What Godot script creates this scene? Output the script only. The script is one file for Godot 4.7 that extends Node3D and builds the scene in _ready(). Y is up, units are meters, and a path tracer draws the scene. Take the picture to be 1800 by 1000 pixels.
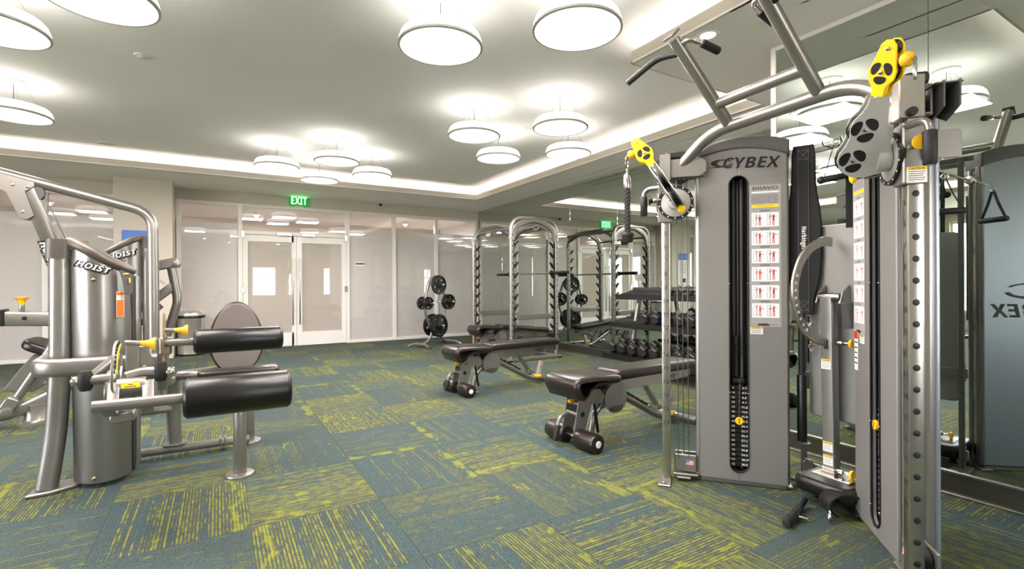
extends Node3D
# A gym: carpet tiles, mirror wall, glass front, pendant lamps, a functional trainer in the foreground.
# Units are metres, y is up; the camera stands at x 0, z 0 and looks towards -z and a little to the right.

const YAW := 0.538259       # camera turn to the right
const EXPOSURE := 1.56
const LAMP := 2.5           # each pendant downwards
const LAMP_UP := 0.012       # and upwards
const COVE := 0.26          # per metre of cove
const SPOT := 0.5           # each recessed downlight

func _ready() -> void:
	# camera
	var cam := Camera3D.new()
	cam.name = "camera"
	add_child(cam)
	cam.fov = rad_to_deg(2.0 * atan(500.0 / 866.87))
	cam.near = 0.05
	cam.far = 100.0
	cam.transform = Transform3D(Basis.from_euler(Vector3(0, -YAW, 0)) * Basis(Vector3.BACK, deg_to_rad(-0.253)), Vector3(0, 1.2, 0))
	cam.current = true
	# sky and exposure
	var we := WorldEnvironment.new()
	we.name = "world"
	var env := Environment.new()
	var sky := Sky.new()
	var sm := ProceduralSkyMaterial.new()
	sm.sky_top_color = Color(0.74, 0.80, 0.88)
	sm.sky_horizon_color = Color(0.95, 0.96, 0.98)
	sm.ground_bottom_color = Color(0.60, 0.585, 0.56)
	sm.ground_horizon_color = Color(0.90, 0.89, 0.87)
	sm.sky_energy_multiplier = 3.8
	sm.ground_energy_multiplier = 4.5
	sky.sky_material = sm
	env.background_mode = Environment.BG_SKY
	env.sky = sky
	env.tonemap_mode = Environment.TONE_MAPPER_LINEAR
	env.tonemap_exposure = EXPOSURE
	env.sdfgi_enabled = true
	env.ssao_enabled = true
	env.ssil_enabled = true
	we.environment = env
	add_child(we)
	make_materials()
	M.corridor = mat(Color(0.74, 0.66, 0.58), 0.7)
	# the room
	make_floor()
	make_ceiling()
	make_front()
	make_sides()
	make_pendants()
	make_fittings()
	make_trainer()
	make_accessories()
	make_benches()
	make_rack()
	make_plate_tree()
	make_dumbbell_rack()
	make_can()
	make_leg_machine()
	make_pulldown()
	make_press()
	make_elliptical()
const HC := 3.17      # main ceiling
const HS := 2.947     # soffit
const ZB := -10.585   # glass front
const XF := 5.371     # far mirror
const XN := 3.55      # near mirror
var cur := Transform3D()
var names := {}
var M := {}
var rng := RandomNumberGenerator.new()

# ---------------------------------------------------------------- shapes
func mb() -> SurfaceTool:
	var st := SurfaceTool.new()
	st.begin(Mesh.PRIMITIVE_TRIANGLES)
	st.set_smooth_group(0)
	return st

func tri(st: SurfaceTool, a: Vector3, b: Vector3, c: Vector3, g := -1) -> void:
	st.set_smooth_group(g)
	st.add_vertex(cur * a)
	st.add_vertex(cur * b)
	st.add_vertex(cur * c)

func quad(st: SurfaceTool, a: Vector3, b: Vector3, c: Vector3, d: Vector3, g := -1) -> void:
	tri(st, a, b, c, g)
	tri(st, a, c, d, g)

# rounded corners along a polyline
func bend(pts: Array, r: float, n := 6) -> PackedVector3Array:
	var out := PackedVector3Array([pts[0]])
	for i in range(1, pts.size() - 1):
		var p: Vector3 = pts[i]
		var u: Vector3 = (pts[i - 1] - p)
		var v: Vector3 = (pts[i + 1] - p)
		var d := minf(r, minf(u.length(), v.length()) * 0.49)
		var a := p + u.normalized() * d
		var b := p + v.normalized() * d
		for k in n + 1:
			var t := float(k) / n
			out.append(a.lerp(p, t).lerp(p.lerp(b, t), t))
	out.append(pts[-1])
	return out

func circ(r: float, n := 14, r2 := -1.0) -> PackedVector2Array:
	var out := PackedVector2Array()
	for i in n:
		var a := TAU * i / n
		out.append(Vector2(cos(a) * r, sin(a) * (r if r2 < 0 else r2)))
	return out

func rrect(w: float, h: float, r: float, n := 3) -> PackedVector2Array:
	var out := PackedVector2Array()
	r = minf(r, minf(w, h) * 0.499)
	for q in 4:
		var c := Vector2((w / 2 - r) * (1 if q == 0 or q == 3 else -1), (h / 2 - r) * (1 if q < 2 else -1))
		for k in n + 1:
			var a := PI / 2 * (q + float(k) / n)
			out.append(c + Vector2(cos(a), sin(a)) * r)
	return out

func edge_groups(prof: PackedVector2Array, base: int) -> PackedInt32Array:
	var out := PackedInt32Array()
	var g := base
	var n := prof.size()
	for i in n:
		var a := prof[i] - prof[(i + n - 1) % n]
		var b := prof[(i + 1) % n] - prof[i]
		if i > 0 and absf(a.angle_to(b)) > 0.75:
			g += 1
		out.append(g)
	return out

# sweep a closed profile (counter-clockwise) along points
func sweep(st: SurfaceTool, pts: PackedVector3Array, prof: PackedVector2Array, up := Vector3.UP, caps := true, scales := PackedFloat32Array()) -> void:
	var n := prof.size()
	var rings := []
	var nn := Vector3.ZERO
	for i in pts.size():
		var t := (pts[mini(i + 1, pts.size() - 1)] - pts[maxi(i - 1, 0)]).normalized()
		if i == 0:
			var h := up
			if absf(h.dot(t)) > 0.95:
				h = Vector3.RIGHT if absf(t.x) < 0.8 else Vector3.BACK
			nn = (h - t * h.dot(t)).normalized()
		else:
			nn = (nn - t * nn.dot(t)).normalized()
		var bb := t.cross(nn)
		var s := scales[i] if scales.size() else 1.0
		var ring := PackedVector3Array()
		for q in prof:
			ring.append(pts[i] + (nn * q.y - bb * q.x) * s)
		rings.append(ring)
	var gs := edge_groups(prof, 1)
	for i in pts.size() - 1:
		for j in n:
			var k := (j + 1) % n
			quad(st, rings[i][j], rings[i + 1][j], rings[i + 1][k], rings[i][k], gs[j])
	if caps:
		var id := Geometry2D.triangulate_polygon(prof)
		for i in range(0, id.size(), 3):
			var a := id[i]
			var b := id[i + 1]
			var c := id[i + 2]
			if (prof[b] - prof[a]).cross(prof[c] - prof[a]) < 0:
				var sw := b
				b = c
				c = sw
			tri(st, rings[0][a], rings[0][b], rings[0][c], -1)
			tri(st, rings[-1][a], rings[-1][c], rings[-1][b], -1)

func tube(st: SurfaceTool, pts: Array, r: float, bendr := 0.08, n := 12) -> void:
	sweep(st, bend(pts, bendr) if pts.size() > 2 else PackedVector3Array(pts), circ(r, n))

func bar(st: SurfaceTool, pts: Array, w: float, h: float, up := Vector3.UP, bendr := 0.06, r := 0.006) -> void:
	sweep(st, bend(pts, bendr) if pts.size() > 2 else PackedVector3Array(pts), rrect(w, h, r, 2), up)

# turned profile: Vector2(radius, distance along the axis)
func lathe(st: SurfaceTool, at: Vector3, axis: Vector3, prof: Array, n := 20) -> void:
	axis = axis.normalized()
	var x := axis.cross(Vector3.UP if absf(axis.y) < 0.9 else Vector3.RIGHT).normalized()
	var y := axis.cross(x)
	var g := 1
	for i in prof.size() - 1:
		var a: Vector2 = prof[i]
		var b: Vector2 = prof[i + 1]
		if i > 0 and absf((a - prof[i - 1]).angle_to(b - a)) > 0.75:
			g += 1
		for j in n:
			var d0 := x * cos(TAU * j / n) + y * sin(TAU * j / n)
			var d1 := x * cos(TAU * (j + 1) / n) + y * sin(TAU * (j + 1) / n)
			var p0 := at + d0 * a.x + axis * a.y
			var p1 := at + d1 * a.x + axis * a.y
			var q0 := at + d0 * b.x + axis * b.y
			var q1 := at + d1 * b.x + axis * b.y
			if a.x > 1e-6:
				tri(st, p0, q1, p1, g)
			if b.x > 1e-6:
				tri(st, p0, q0, q1, g)

func cyl(st: SurfaceTool, a: Vector3, b: Vector3, r: float, e := 0.004, n := 18) -> void:
	var l := a.distance_to(b)
	e = minf(e, minf(r, l / 2) * 0.9)
	lathe(st, a, b - a, [Vector2(0, 0), Vector2(r - e, 0), Vector2(r - e * 0.3, e * 0.3), Vector2(r, e), Vector2(r, l - e), Vector2(r - e * 0.3, l - e * 0.3), Vector2(r - e, l), Vector2(0, l)], n)

func ball(st: SurfaceTool, c: Vector3, r: float, n := 14, sq := 1.0, axis := Vector3.UP) -> void:
	var pr := []
	for i in 9:
		var a := -PI / 2 + PI * i / 8
		pr.append(Vector2(maxf(cos(a), 0.0) * r, sin(a) * r * sq))
	lathe(st, c, axis, pr, n)

func ring(st: SurfaceTool, c: Vector3, axis: Vector3, r: float, t: float, n := 24) -> void:
	var pr := []
	for i in 9:
		var a := TAU * i / 8
		pr.append(Vector2(r + cos(a) * t, sin(a) * t))
	lathe(st, c, axis, pr, n)

# chamfered box
func box(st: SurfaceTool, c: Vector3, s: Vector3, e := 0.004, b := Basis()) -> void:
	var keep := cur
	cur = cur * Transform3D(b, c)
	var h := s / 2
	e = minf(e, minf(h.x, minf(h.y, h.z)) * 0.9)
	if e <= 0.0:
		e = 1e-5
	for ax in 3:
		for sg in [-1.0, 1.0]:
			var u := (ax + 1) % 3
			var v := (ax + 2) % 3
			var q := []
			for w in [[-1, -1], [1, -1], [1, 1], [-1, 1]]:
				var p := Vector3.ZERO
				p[ax] = h[ax] * sg
				p[u] = (h[u] - e) * w[0]
				p[v] = (h[v] - e) * w[1]
				q.append(p)
			if sg < 0:
				quad(st, q[0], q[1], q[2], q[3])
			else:
				quad(st, q[3], q[2], q[1], q[0])
			# the chamfers towards +/-u
			for su in [-1.0, 1.0]:
				var a := Vector3.ZERO
				a[ax] = h[ax] * sg
				a[u] = (h[u] - e) * su
				a[v] = -(h[v] - e)
				var d := Vector3.ZERO
				d[ax] = (h[ax] - e) * sg
				d[u] = h[u] * su
				d[v] = a[v]
				var a2 := a
				a2[v] = -a[v]
				var d2 := d
				d2[v] = -d[v]
				if sg * su > 0:
					quad(st, a, a2, d2, d)
				else:
					quad(st, d, d2, a2, a)
	for sx in [-1.0, 1.0]:
		for sy in [-1.0, 1.0]:
			for sz in [-1.0, 1.0]:
				var a := Vector3(h.x * sx, (h.y - e) * sy, (h.z - e) * sz)
				var b2 := Vector3((h.x - e) * sx, h.y * sy, (h.z - e) * sz)
				var c2 := Vector3((h.x - e) * sx, (h.y - e) * sy, h.z * sz)
				if sx * sy * sz > 0:
					tri(st, a, c2, b2)
				else:
					tri(st, a, b2, c2)
	cur = keep

func ccw(poly: PackedVector2Array) -> PackedVector2Array:
	var s := 0.0
	for i in poly.size():
		s += poly[i].cross(poly[(i + 1) % poly.size()])
	if s < 0:
		var p := poly.duplicate()
		p.reverse()
		return p
	return poly

func inset(poly: PackedVector2Array, d: float) -> PackedVector2Array:
	var out := PackedVector2Array()
	var n := poly.size()
	for i in n:
		var a := (poly[i] - poly[(i + n - 1) % n]).normalized()
		var b := (poly[(i + 1) % n] - poly[i]).normalized()
		var m := (a + b).normalized()
		var inw := Vector2(-m.y, m.x)
		out.append(poly[i] + inw * d / maxf(0.4, absf(m.dot(a))))
	return out

# polygon in the x/y plane of xf, pulled along its z from z0 to z1; e rounds both rims in k steps
func prism(st: SurfaceTool, poly: PackedVector2Array, xf: Transform3D, z0: float, z1: float, e := 0.0, k := 1) -> void:
	var keep := cur
	cur = cur * xf
	poly = ccw(poly)
	var layers := []
	if e > 0.0:
		for i in k + 1:
			var a := PI / 2 * i / k
			layers.append([inset(poly, e * (1 - sin(a))), z0 + e * (1 - cos(a))])
		for i in range(k, -1, -1):
			var a := PI / 2 * i / k
			layers.append([inset(poly, e * (1 - sin(a))), z1 - e * (1 - cos(a))])
	else:
		layers = [[poly, z0], [poly, z1]]
	var gs := edge_groups(poly, 1)
	for l in layers.size() - 1:
		var A: PackedVector2Array = layers[l][0]
		var B: PackedVector2Array = layers[l + 1][0]
		var za: float = layers[l][1]
		var zb: float = layers[l + 1][1]
		if absf(za - zb) < 1e-7:
			continue
		for i in poly.size():
			var j := (i + 1) % poly.size()
			quad(st, Vector3(A[i].x, A[i].y, za), Vector3(B[i].x, B[i].y, zb), Vector3(B[j].x, B[j].y, zb), Vector3(A[j].x, A[j].y, za), (gs[i] if k > 1 or e == 0.0 else gs[i] + l * 100))
	for side in 2:
		var P: PackedVector2Array = layers[0][0] if side == 0 else layers[-1][0]
		var z: float = layers[0][1] if side == 0 else layers[-1][1]
		var id := Geometry2D.triangulate_polygon(P)
		for i in range(0, id.size(), 3):
			var a := Vector3(P[id[i]].x, P[id[i]].y, z)
			var b := Vector3(P[id[i + 1]].x, P[id[i + 1]].y, z)
			var c := Vector3(P[id[i + 2]].x, P[id[i + 2]].y, z)
			if ((b - a).cross(c - a).z > 0) == (side == 1):
				tri(st, a, c, b, 9000 + side if k > 1 and e > 0 else -1)
			else:
				tri(st, a, b, c, 9000 + side if k > 1 and e > 0 else -1)
	cur = keep

# a transform whose x and y span a plane: at, x direction, y direction
func pl(at: Vector3, x: Vector3, y: Vector3) -> Transform3D:
	x = x.normalized()
	var z := x.cross(y).normalized()
	return Transform3D(Basis(x, z.cross(x), z), at)

# flat rectangle with uv, for printed faces: centre, right, up (half extents)
func print_face(st: SurfaceTool, c: Vector3, r: Vector3, u: Vector3) -> void:
	var q := [[c - r + u, Vector2(0, 0)], [c + r + u, Vector2(1, 0)], [c + r - u, Vector2(1, 1)], [c - r - u, Vector2(0, 1)]]
	st.set_smooth_group(-1)
	for i in [0, 1, 2, 0, 2, 3]:
		st.set_uv(q[i][1])
		st.add_vertex(cur * (q[i][0] as Vector3))

var fonts := {}
func font(bold: bool) -> Font:
	if not fonts.has(bold):
		var f := SystemFont.new()
		f.font_names = PackedStringArray(["Droid Sans"])
		f.font_weight = 700 if bold else 400
		fonts[bold] = f
	return fonts[bold]

# lettering: centred in the x/y plane of xf, h = capital height, wide = stretch, lean = slant
func letters(st: SurfaceTool, s: String, xf: Transform3D, h: float, deep := 0.002, bold := true, wide := 1.0, lean := 0.0) -> void:
	var t := TextMesh.new()
	t.font = font(bold)
	t.text = s
	t.font_size = 32
	t.pixel_size = 0.01
	t.depth = 0.01
	t.curve_step = 2.0
	var ar := t.get_mesh_arrays()
	if ar.is_empty():
		return
	var vs: PackedVector3Array = ar[Mesh.ARRAY_VERTEX]
	var ix: PackedInt32Array = ar[Mesh.ARRAY_INDEX] if ar[Mesh.ARRAY_INDEX] != null else PackedInt32Array()
	var lo := Vector3.INF
	var hi := -Vector3.INF
	for v in vs:
		lo = lo.min(v)
		hi = hi.max(v)
	var k := h / maxf(hi.y - lo.y, 1e-4)
	var mid := (lo + hi) / 2
	var keep := cur
	cur = cur * xf
	var q := PackedVector3Array()
	for v in vs:
		var y := (v.y - mid.y) * k
		q.append(Vector3((v.x - mid.x) * k * wide + y * lean, y, (v.z - lo.z) / maxf(hi.z - lo.z, 1e-6) * deep))
	var n := ix.size() if ix.size() else q.size()
	for i in range(0, n, 3):
		if ix.size():
			tri(st, q[ix[i]], q[ix[i + 1]], q[ix[i + 2]])
		else:
			tri(st, q[i], q[i + 1], q[i + 2])
	cur = keep

# ---------------------------------------------------------------- objects
func numbered(called: String) -> String:
	var n: int = names.get(called, -1) + 1
	names[called] = n
	return called if n == 0 else "%s_%03d" % [called, n]

func obj(called: String, st: SurfaceTool, mat: Material, parent: Node = null, label := "") -> MeshInstance3D:
	st.generate_normals()
	var m := st.commit()
	m.surface_set_material(0, mat)
	var o := MeshInstance3D.new()
	o.mesh = m
	if parent == null or parent == self:
		o.name = numbered(called)
		add_child(o)
	else:
		o.name = called
		parent.add_child(o, true)
	if label != "":
		o.set_meta("label", label)
	return o

func tag(o: Node, label: String, category: String, group := "") -> void:
	o.set_meta("label", label)
	o.set_meta("category", category)
	if group != "":
		o.set_meta("group", group)

func thing(called: String, label: String, category: String, at := Vector3.ZERO, turn := 0.0, group := "") -> Node3D:
	var o := Node3D.new()
	o.name = numbered(called)
	add_child(o)
	o.position = at
	o.rotation.y = turn
	tag(o, label, category, group)
	return o

func copy(of: Node3D, called: String, at: Vector3, turn: float, label: String, group: String) -> Node3D:
	var o: Node3D = of.duplicate()
	o.name = numbered(called)
	add_child(o)
	o.position = at
	o.rotation.y = turn
	o.set_meta("label", label)
	o.set_meta("group", group)
	return o

func struct(called: String, st: SurfaceTool, mat: Material) -> MeshInstance3D:
	var o := obj(called, st, mat)
	o.set_meta("kind", "structure")
	return o

func holder(called: String) -> Node3D:
	var o := Node3D.new()
	o.name = numbered(called)
	add_child(o)
	o.set_meta("kind", "structure")
	return o

# ---------------------------------------------------------------- materials
func mat(c: Color, rough := 0.6, metal := 0.0) -> StandardMaterial3D:
	var m := StandardMaterial3D.new()
	m.albedo_color = c
	m.roughness = rough
	m.metallic = metal
	return m

func noisy(m: StandardMaterial3D, freq: float, strength: float, scale := 1.0) -> StandardMaterial3D:
	var t := NoiseTexture2D.new()
	var f := FastNoiseLite.new()
	f.frequency = freq
	f.fractal_octaves = 3
	t.noise = f
	t.width = 256
	t.height = 256
	t.seamless = true
	t.as_normal_map = true
	t.bump_strength = strength
	m.normal_enabled = true
	m.normal_texture = t
	m.normal_scale = 0.4
	m.uv1_triplanar = true
	m.uv1_scale = Vector3.ONE * scale
	return m

func glow(c: Color, e: float) -> StandardMaterial3D:
	var m := mat(Color(0.9, 0.9, 0.9), 0.6)
	m.emission_enabled = true
	m.emission = c
	m.emission_energy_multiplier = e
	return m

func make_materials() -> void:
	M.silver = mat(Color(0.57, 0.56, 0.54), 0.32, 0.75)
	M.panel = noisy(mat(Color(0.53, 0.52, 0.505), 0.42, 0.4), 0.2, 0.6, 6.0)
	M.shroud = mat(Color(0.54, 0.53, 0.515), 0.30, 0.75)
	M.cap_brown = mat(Color(0.34, 0.315, 0.29), 0.4, 0.15)
	M.cast = mat(Color(0.66, 0.655, 0.635), 0.45, 0.15)
	M.bin = mat(Color(0.82, 0.80, 0.77), 0.3, 0.8)
	M.chrome = mat(Color(0.80, 0.79, 0.77), 0.16, 1.0)
	M.brushed = mat(Color(0.68, 0.67, 0.64), 0.27, 1.0)
	M.steel = mat(Color(0.70, 0.69, 0.66), 0.22, 1.0)
	M.zinc = mat(Color(0.62, 0.55, 0.42), 0.3, 0.9)
	M.cap = mat(Color(0.33, 0.325, 0.32), 0.48, 0.1)
	M.black = mat(Color(0.03, 0.029, 0.028), 0.4)
	M.pit = mat(Color(0.02, 0.02, 0.02), 0.5)
	M.rubber = noisy(mat(Color(0.065, 0.062, 0.06), 0.6), 0.4, 2.0, 8.0)
	M.iron = noisy(mat(Color(0.05, 0.048, 0.046), 0.42, 0.2), 0.3, 1.0, 6.0)
	M.hexrub = noisy(mat(Color(0.14, 0.135, 0.13), 0.45), 0.5, 1.5, 8.0)
	M.vinyl = noisy(mat(Color(0.125, 0.10, 0.085), 0.30), 0.35, 1.2, 9.0)
	M.vinyl_black = noisy(mat(Color(0.055, 0.05, 0.046), 0.34), 0.35, 1.2, 9.0)
	M.backpad = mat(Color(0.40, 0.375, 0.355), 0.5)
	M.yellow = mat(Color(0.95, 0.77, 0.05), 0.38)
	M.amber = mat(Color(0.95, 0.72, 0.06), 0.4)
	M.white = mat(Color(0.90, 0.89, 0.87), 0.55)
	M.ink = mat(Color(0.06, 0.06, 0.06), 0.6)
	M.paper = mat(Color(0.88, 0.87, 0.85), 0.6)
	M.orange = mat(Color(0.93, 0.42, 0.10), 0.55)
	M.red = mat(Color(0.80, 0.18, 0.12), 0.55)
	M.blue = mat(Color(0.33, 0.48, 0.78), 0.55)
	M.nylon = noisy(mat(Color(0.02, 0.02, 0.02), 0.7), 0.6, 2.0, 12.0)
	M.rope = noisy(mat(Color(0.16, 0.155, 0.15), 0.8), 0.6, 3.0, 14.0)
	M.cable = mat(Color(0.42, 0.41, 0.39), 0.35, 0.7)
	M.wall = mat(Color(0.76, 0.73, 0.68), 0.75)
	M.ceil = mat(Color(0.95, 0.94, 0.93), 0.8)
	M.soffit = mat(Color(0.90, 0.885, 0.86), 0.8)
	M.frame = mat(Color(0.86, 0.85, 0.83), 0.42)
	M.mirror = mat(Color(0.79, 0.82, 0.79), 0.0, 1.0)
	M.base = mat(Color(0.42, 0.41, 0.38), 0.30, 0.9)
	M.film = mat(Color(0.76, 0.73, 0.705), 0.55)
	M.film.clearcoat_enabled = true
	M.film.clearcoat = 0.6
	M.film.clearcoat_roughness = 0.12
	M.film_door = mat(Color(0.66, 0.60, 0.545), 0.55)
	M.film_door.clearcoat_enabled = true
	M.film_door.clearcoat = 1.0
	M.film_door.clearcoat_roughness = 0.015
	M.glass = mat(Color(0.93, 0.95, 0.94, 0.10), 0.0)
	M.glass.transparency = BaseMaterial3D.TRANSPARENCY_ALPHA
	M.glass.metallic_specular = 0.8
	M.lamp = glow(Color(1.0, 0.985, 0.96), 0.6)
	M.lamp_rim = glow(Color(1.0, 0.985, 0.96), 1.9)
	M.lamp_white = mat(Color(0.9, 0.9, 0.89), 0.5)
	M.lamp_band = mat(Color(0.74, 0.735, 0.72), 0.4, 0.2)
	M.exit = mat(Color(0.02, 0.45, 0.16), 0.5)
	M.exit.emission_enabled = true
	M.exit.emission = Color(0.02, 0.62, 0.20)
	M.exit.emission_energy_multiplier = 0.45
	M.exit_letter = glow(Color(0.75, 1.0, 0.80), 0.9)
	M.shroud_blue = mat(Color(0.58, 0.60, 0.63), 0.34, 0.6)

# ---------------------------------------------------------------- setting
func area(at: Vector3, down: Vector3, w: float, d: float, e: float, parent: Node, c := Color(1.0, 0.95, 0.93)) -> void:
	var l := AreaLight3D.new()
	l.name = "lamp_light"
	l.area_size = Vector2(w, d)
	l.light_energy = e
	l.light_color = c
	l.shadow_enabled = true
	l.area_range = 30.0
	l.area_attenuation = 2.0
	parent.add_child(l, true)
	var up := Vector3.BACK if absf(down.y) > 0.9 else Vector3.UP
	l.transform = Transform3D(Basis.looking_at(down, up), at)

func slab(x0: float, x1: float, y0: float, y1: float, z0: float, z1: float, st: SurfaceTool, e := 0.003) -> void:
	box(st, Vector3((x0 + x1) / 2, (y0 + y1) / 2, (z0 + z1) / 2), Vector3(absf(x1 - x0), absf(y1 - y0), absf(z1 - z0)), e)

func carpet_texture(k: int) -> ImageTexture:
	var n := 320
	var by := PackedByteArray()
	by.resize(n * n * 3)
	var a := FastNoiseLite.new()
	a.seed = 11 + k * 17
	a.frequency = 0.011
	a.fractal_octaves = 3
	var b := FastNoiseLite.new()
	b.seed = 5 + k * 31
	b.frequency = 0.055
	b.fractal_octaves = 2
	var r := RandomNumberGenerator.new()
	r.seed = 77 + k
	var lime: float = [0.18, 0.42, -0.12, 0.28, 0.50, 0.02, 0.22, 0.34][k]
	var ramp: float = [0.5, -1.1, 0.3, 1.0, 0.8, -0.4, -0.9, 0.6][k]
	var lines: float = [0.6, 1.0, 0.45, 0.95, 1.0, 0.7, 0.9, 0.5][k]
	var edge: float = [0.0, 0.0, 0.8, 0.0, 0.0, -0.7, 0.0, 0.9][k]
	var base := Color(0.165, 0.20, 0.19)
	var teal := Color(0.12, 0.32, 0.36)
	var limec := Color(0.49, 0.50, 0.10)
	var mid := Color(0.31, 0.35, 0.25)
	var navy := Color(0.13, 0.16, 0.24)
	for y in n:
		var ly := y * 40.0 / n
		var line := int(ly)
		var on := fposmod(ly, 1.0) < 0.5
		var ln := a.get_noise_2d(line * 14.0, 900.0 + k * 50.0)
		var lf := a.get_noise_2d(line * 90.0, 300.0)
		var fy := float(y) / n
		var band := absf(fy - (0.94 if edge > 0 else 0.06))
		var strip := maxf(0.0, 1.0 - band / 0.13) * absf(edge)
		for x in n:
			var blot := a.get_noise_2d(x * 0.7, y * 1.6)
			var fine := b.get_noise_2d(x * 0.45, line * 9.0)
			var s := r.randf()
			var wl := lime + ramp * (fy - 0.5) + ln * 0.9 + blot * 0.5
			var c := base.lerp(navy, 0.9 if s < 0.35 else 0.0)
			if s > 0.72:
				c = mid
			if on:
				var k1 := lines * clampf(0.62 + fine * 0.7 + lf * 0.6, 0.1, 1.0)
				c = c.lerp(limec if wl + fine * 0.22 + lf * 0.45 + (s - 0.5) * 0.25 > 0.26 else teal, k1 * 0.82)
			else:
				c = c.lerp(teal.lerp(mid, 0.5), 0.35 * (1.0 - lines))
			var bl := clampf((strip * 1.2 + maxf(0.0, wl - 0.62) * 0.9 + blot * 0.8 + fine * 0.3 - 0.52) * 3.5, 0.0, 1.0)
			c = c.lerp(limec, bl * (0.35 + 0.5 * s))
			var v := 0.80 + 0.40 * r.randf()
			var o := (y * n + x) * 3
			by[o] = clampi(int(c.r * v * 255), 0, 255)
			by[o + 1] = clampi(int(c.g * v * 255), 0, 255)
			by[o + 2] = clampi(int(c.b * v * 255), 0, 255)
	var im := Image.create_from_data(n, n, false, Image.FORMAT_RGB8, by)
	im.generate_mipmaps()
	return ImageTexture.create_from_image(im)

func tile_shape(st: SurfaceTool, c: Vector3, w: float, d: float, turned: int) -> void:
	var t := 0.006
	var e := 0.0005
	var p := [Vector2(-1, -1), Vector2(1, -1), Vector2(1, 1), Vector2(-1, 1)]
	var uv := [Vector2(0, 0), Vector2(1, 0), Vector2(1, 1), Vector2(0, 1)]
	var top := []
	var low := []
	for q in p:
		top.append(c + Vector3(q.x * (w / 2 - e), 0, q.y * (d / 2 - e)))
		low.append(c + Vector3(q.x * w / 2, -t, q.y * d / 2))
	st.set_smooth_group(-1)
	for i in [0, 1, 2, 0, 2, 3]:
		st.set_uv(uv[(i + turned) % 4])
		st.add_vertex(top[i])
	for i in 4:
		var j := (i + 1) % 4
		for v in [[top[i], i], [low[i], i], [low[j], j], [top[i], i], [low[j], j], [top[j], j]]:
			st.set_uv(uv[(v[1] + turned) % 4])
			st.add_vertex(v[0])

func make_floor() -> void:
	var st := mb()
	slab(-9.2, 5.6, -0.2, -0.005, -13.6, 2.9, st)
	var fl := struct("floor", st, M.rubber)
	var mats := []
	for k in 8:
		var m := mat(Color(1, 1, 1), 0.95)
		m.albedo_texture = carpet_texture(k)
		mats.append(m)
	var w := 0.638
	var d := 0.70
	var meshes := {}
	var rest := []
	for k in 8:
		rest.append(mb())
	var used := {}
	var r := RandomNumberGenerator.new()
	r.seed = 41
	var fw := Vector3(sin(YAW), 0, -cos(YAW))
	var rt := Vector3(cos(YAW), 0, sin(YAW))
	for iz in range(-5, 16):
		for ix in range(-15, 9):
			var x := 0.138 + (ix + 0.5) * w
			var z := -2.062 - (iz + 0.5) * d
			var k := r.randi_range(0, 7)
			var turned := (1 if (ix + iz) % 2 == 0 else 0) + (2 if r.randf() < 0.5 else 0)
			if x - w / 2 > XF or (x - w / 2 > XN and z > -2.1) or z - d / 2 < ZB - 0.4 or z > 2.6:
				continue
			var v := Vector3(x, -1.2, z)
			var dep := v.dot(fw)
			var u := v.dot(rt) / maxf(dep, 0.01)
			var seen := dep > 0.7 and absf(u) < 1.25 + 0.4 / dep and absf(1.2 / maxf(dep, 0.01)) < 0.9
			var key := k * 10 + turned
			if seen:
				if not meshes.has(key):
					var s := mb()
					tile_shape(s, Vector3.ZERO, w - 0.0005, d - 0.0005, turned)
					s.generate_normals()
					var me := s.commit()
					me.surface_set_material(0, mats[k])
					meshes[key] = me
				var o := MeshInstance3D.new()
				o.mesh = meshes[key]
				o.name = "carpet_tile"
				o.position = Vector3(x, 0, z)
				fl.add_child(o, true)
			else:
				tile_shape(rest[k % 2], Vector3(x, 0, z), w - 0.0005, d - 0.0005, turned)
				used[k % 2] = true
	for k in used:
		var o := obj("carpet_tiles_out_of_view", rest[k], mats[k * 3 + 1], fl)
		o.name = "carpet_field"
		o.set_meta("kind", "stuff")

func cove(a: Vector3, b: Vector3, inward: Vector3, parent: Node) -> void:
	# lip along the tray edge, a light strip lying behind it
	var dirv := (b - a).normalized()
	var st := mb()
	var len := a.distance_to(b)
	var bs := Basis(dirv, Vector3.UP, dirv.cross(Vector3.UP))
	var mid := (a + b) / 2
	box(st, mid + Vector3(0, 0.05, 0) - inward * 0.011, Vector3(len, 0.10, 0.02), 0.002, bs)
	obj("cove_lip", st, M.wall, parent)
	st = mb()
	var s0 := mid - inward * 0.13 + Vector3(0, 0.042, 0)
	box(st, s0, Vector3(len - 0.02, 0.012, 0.02), 0.002, bs)
	obj("led_strip", st, M.lamp, parent)
	var n := maxi(1, int(len / 3.0))
	for i in n:
		var t := (i + 0.5) / n - 0.5
		var l := AreaLight3D.new()
		l.name = "cove_light"
		l.area_size = Vector2(len / n - 0.02, 0.03)
		l.light_energy = COVE * len / n
		l.light_color = Color(1.0, 0.945, 0.915)
		l.shadow_enabled = true
		l.area_range = 30.0
		l.area_attenuation = 2.0
		parent.add_child(l, true)
		l.transform = Transform3D(Basis(dirv, dirv.cross(Vector3.UP), Vector3.DOWN).orthonormalized(), s0 + dirv * len * t + Vector3(0, 0.012, 0))

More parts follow.
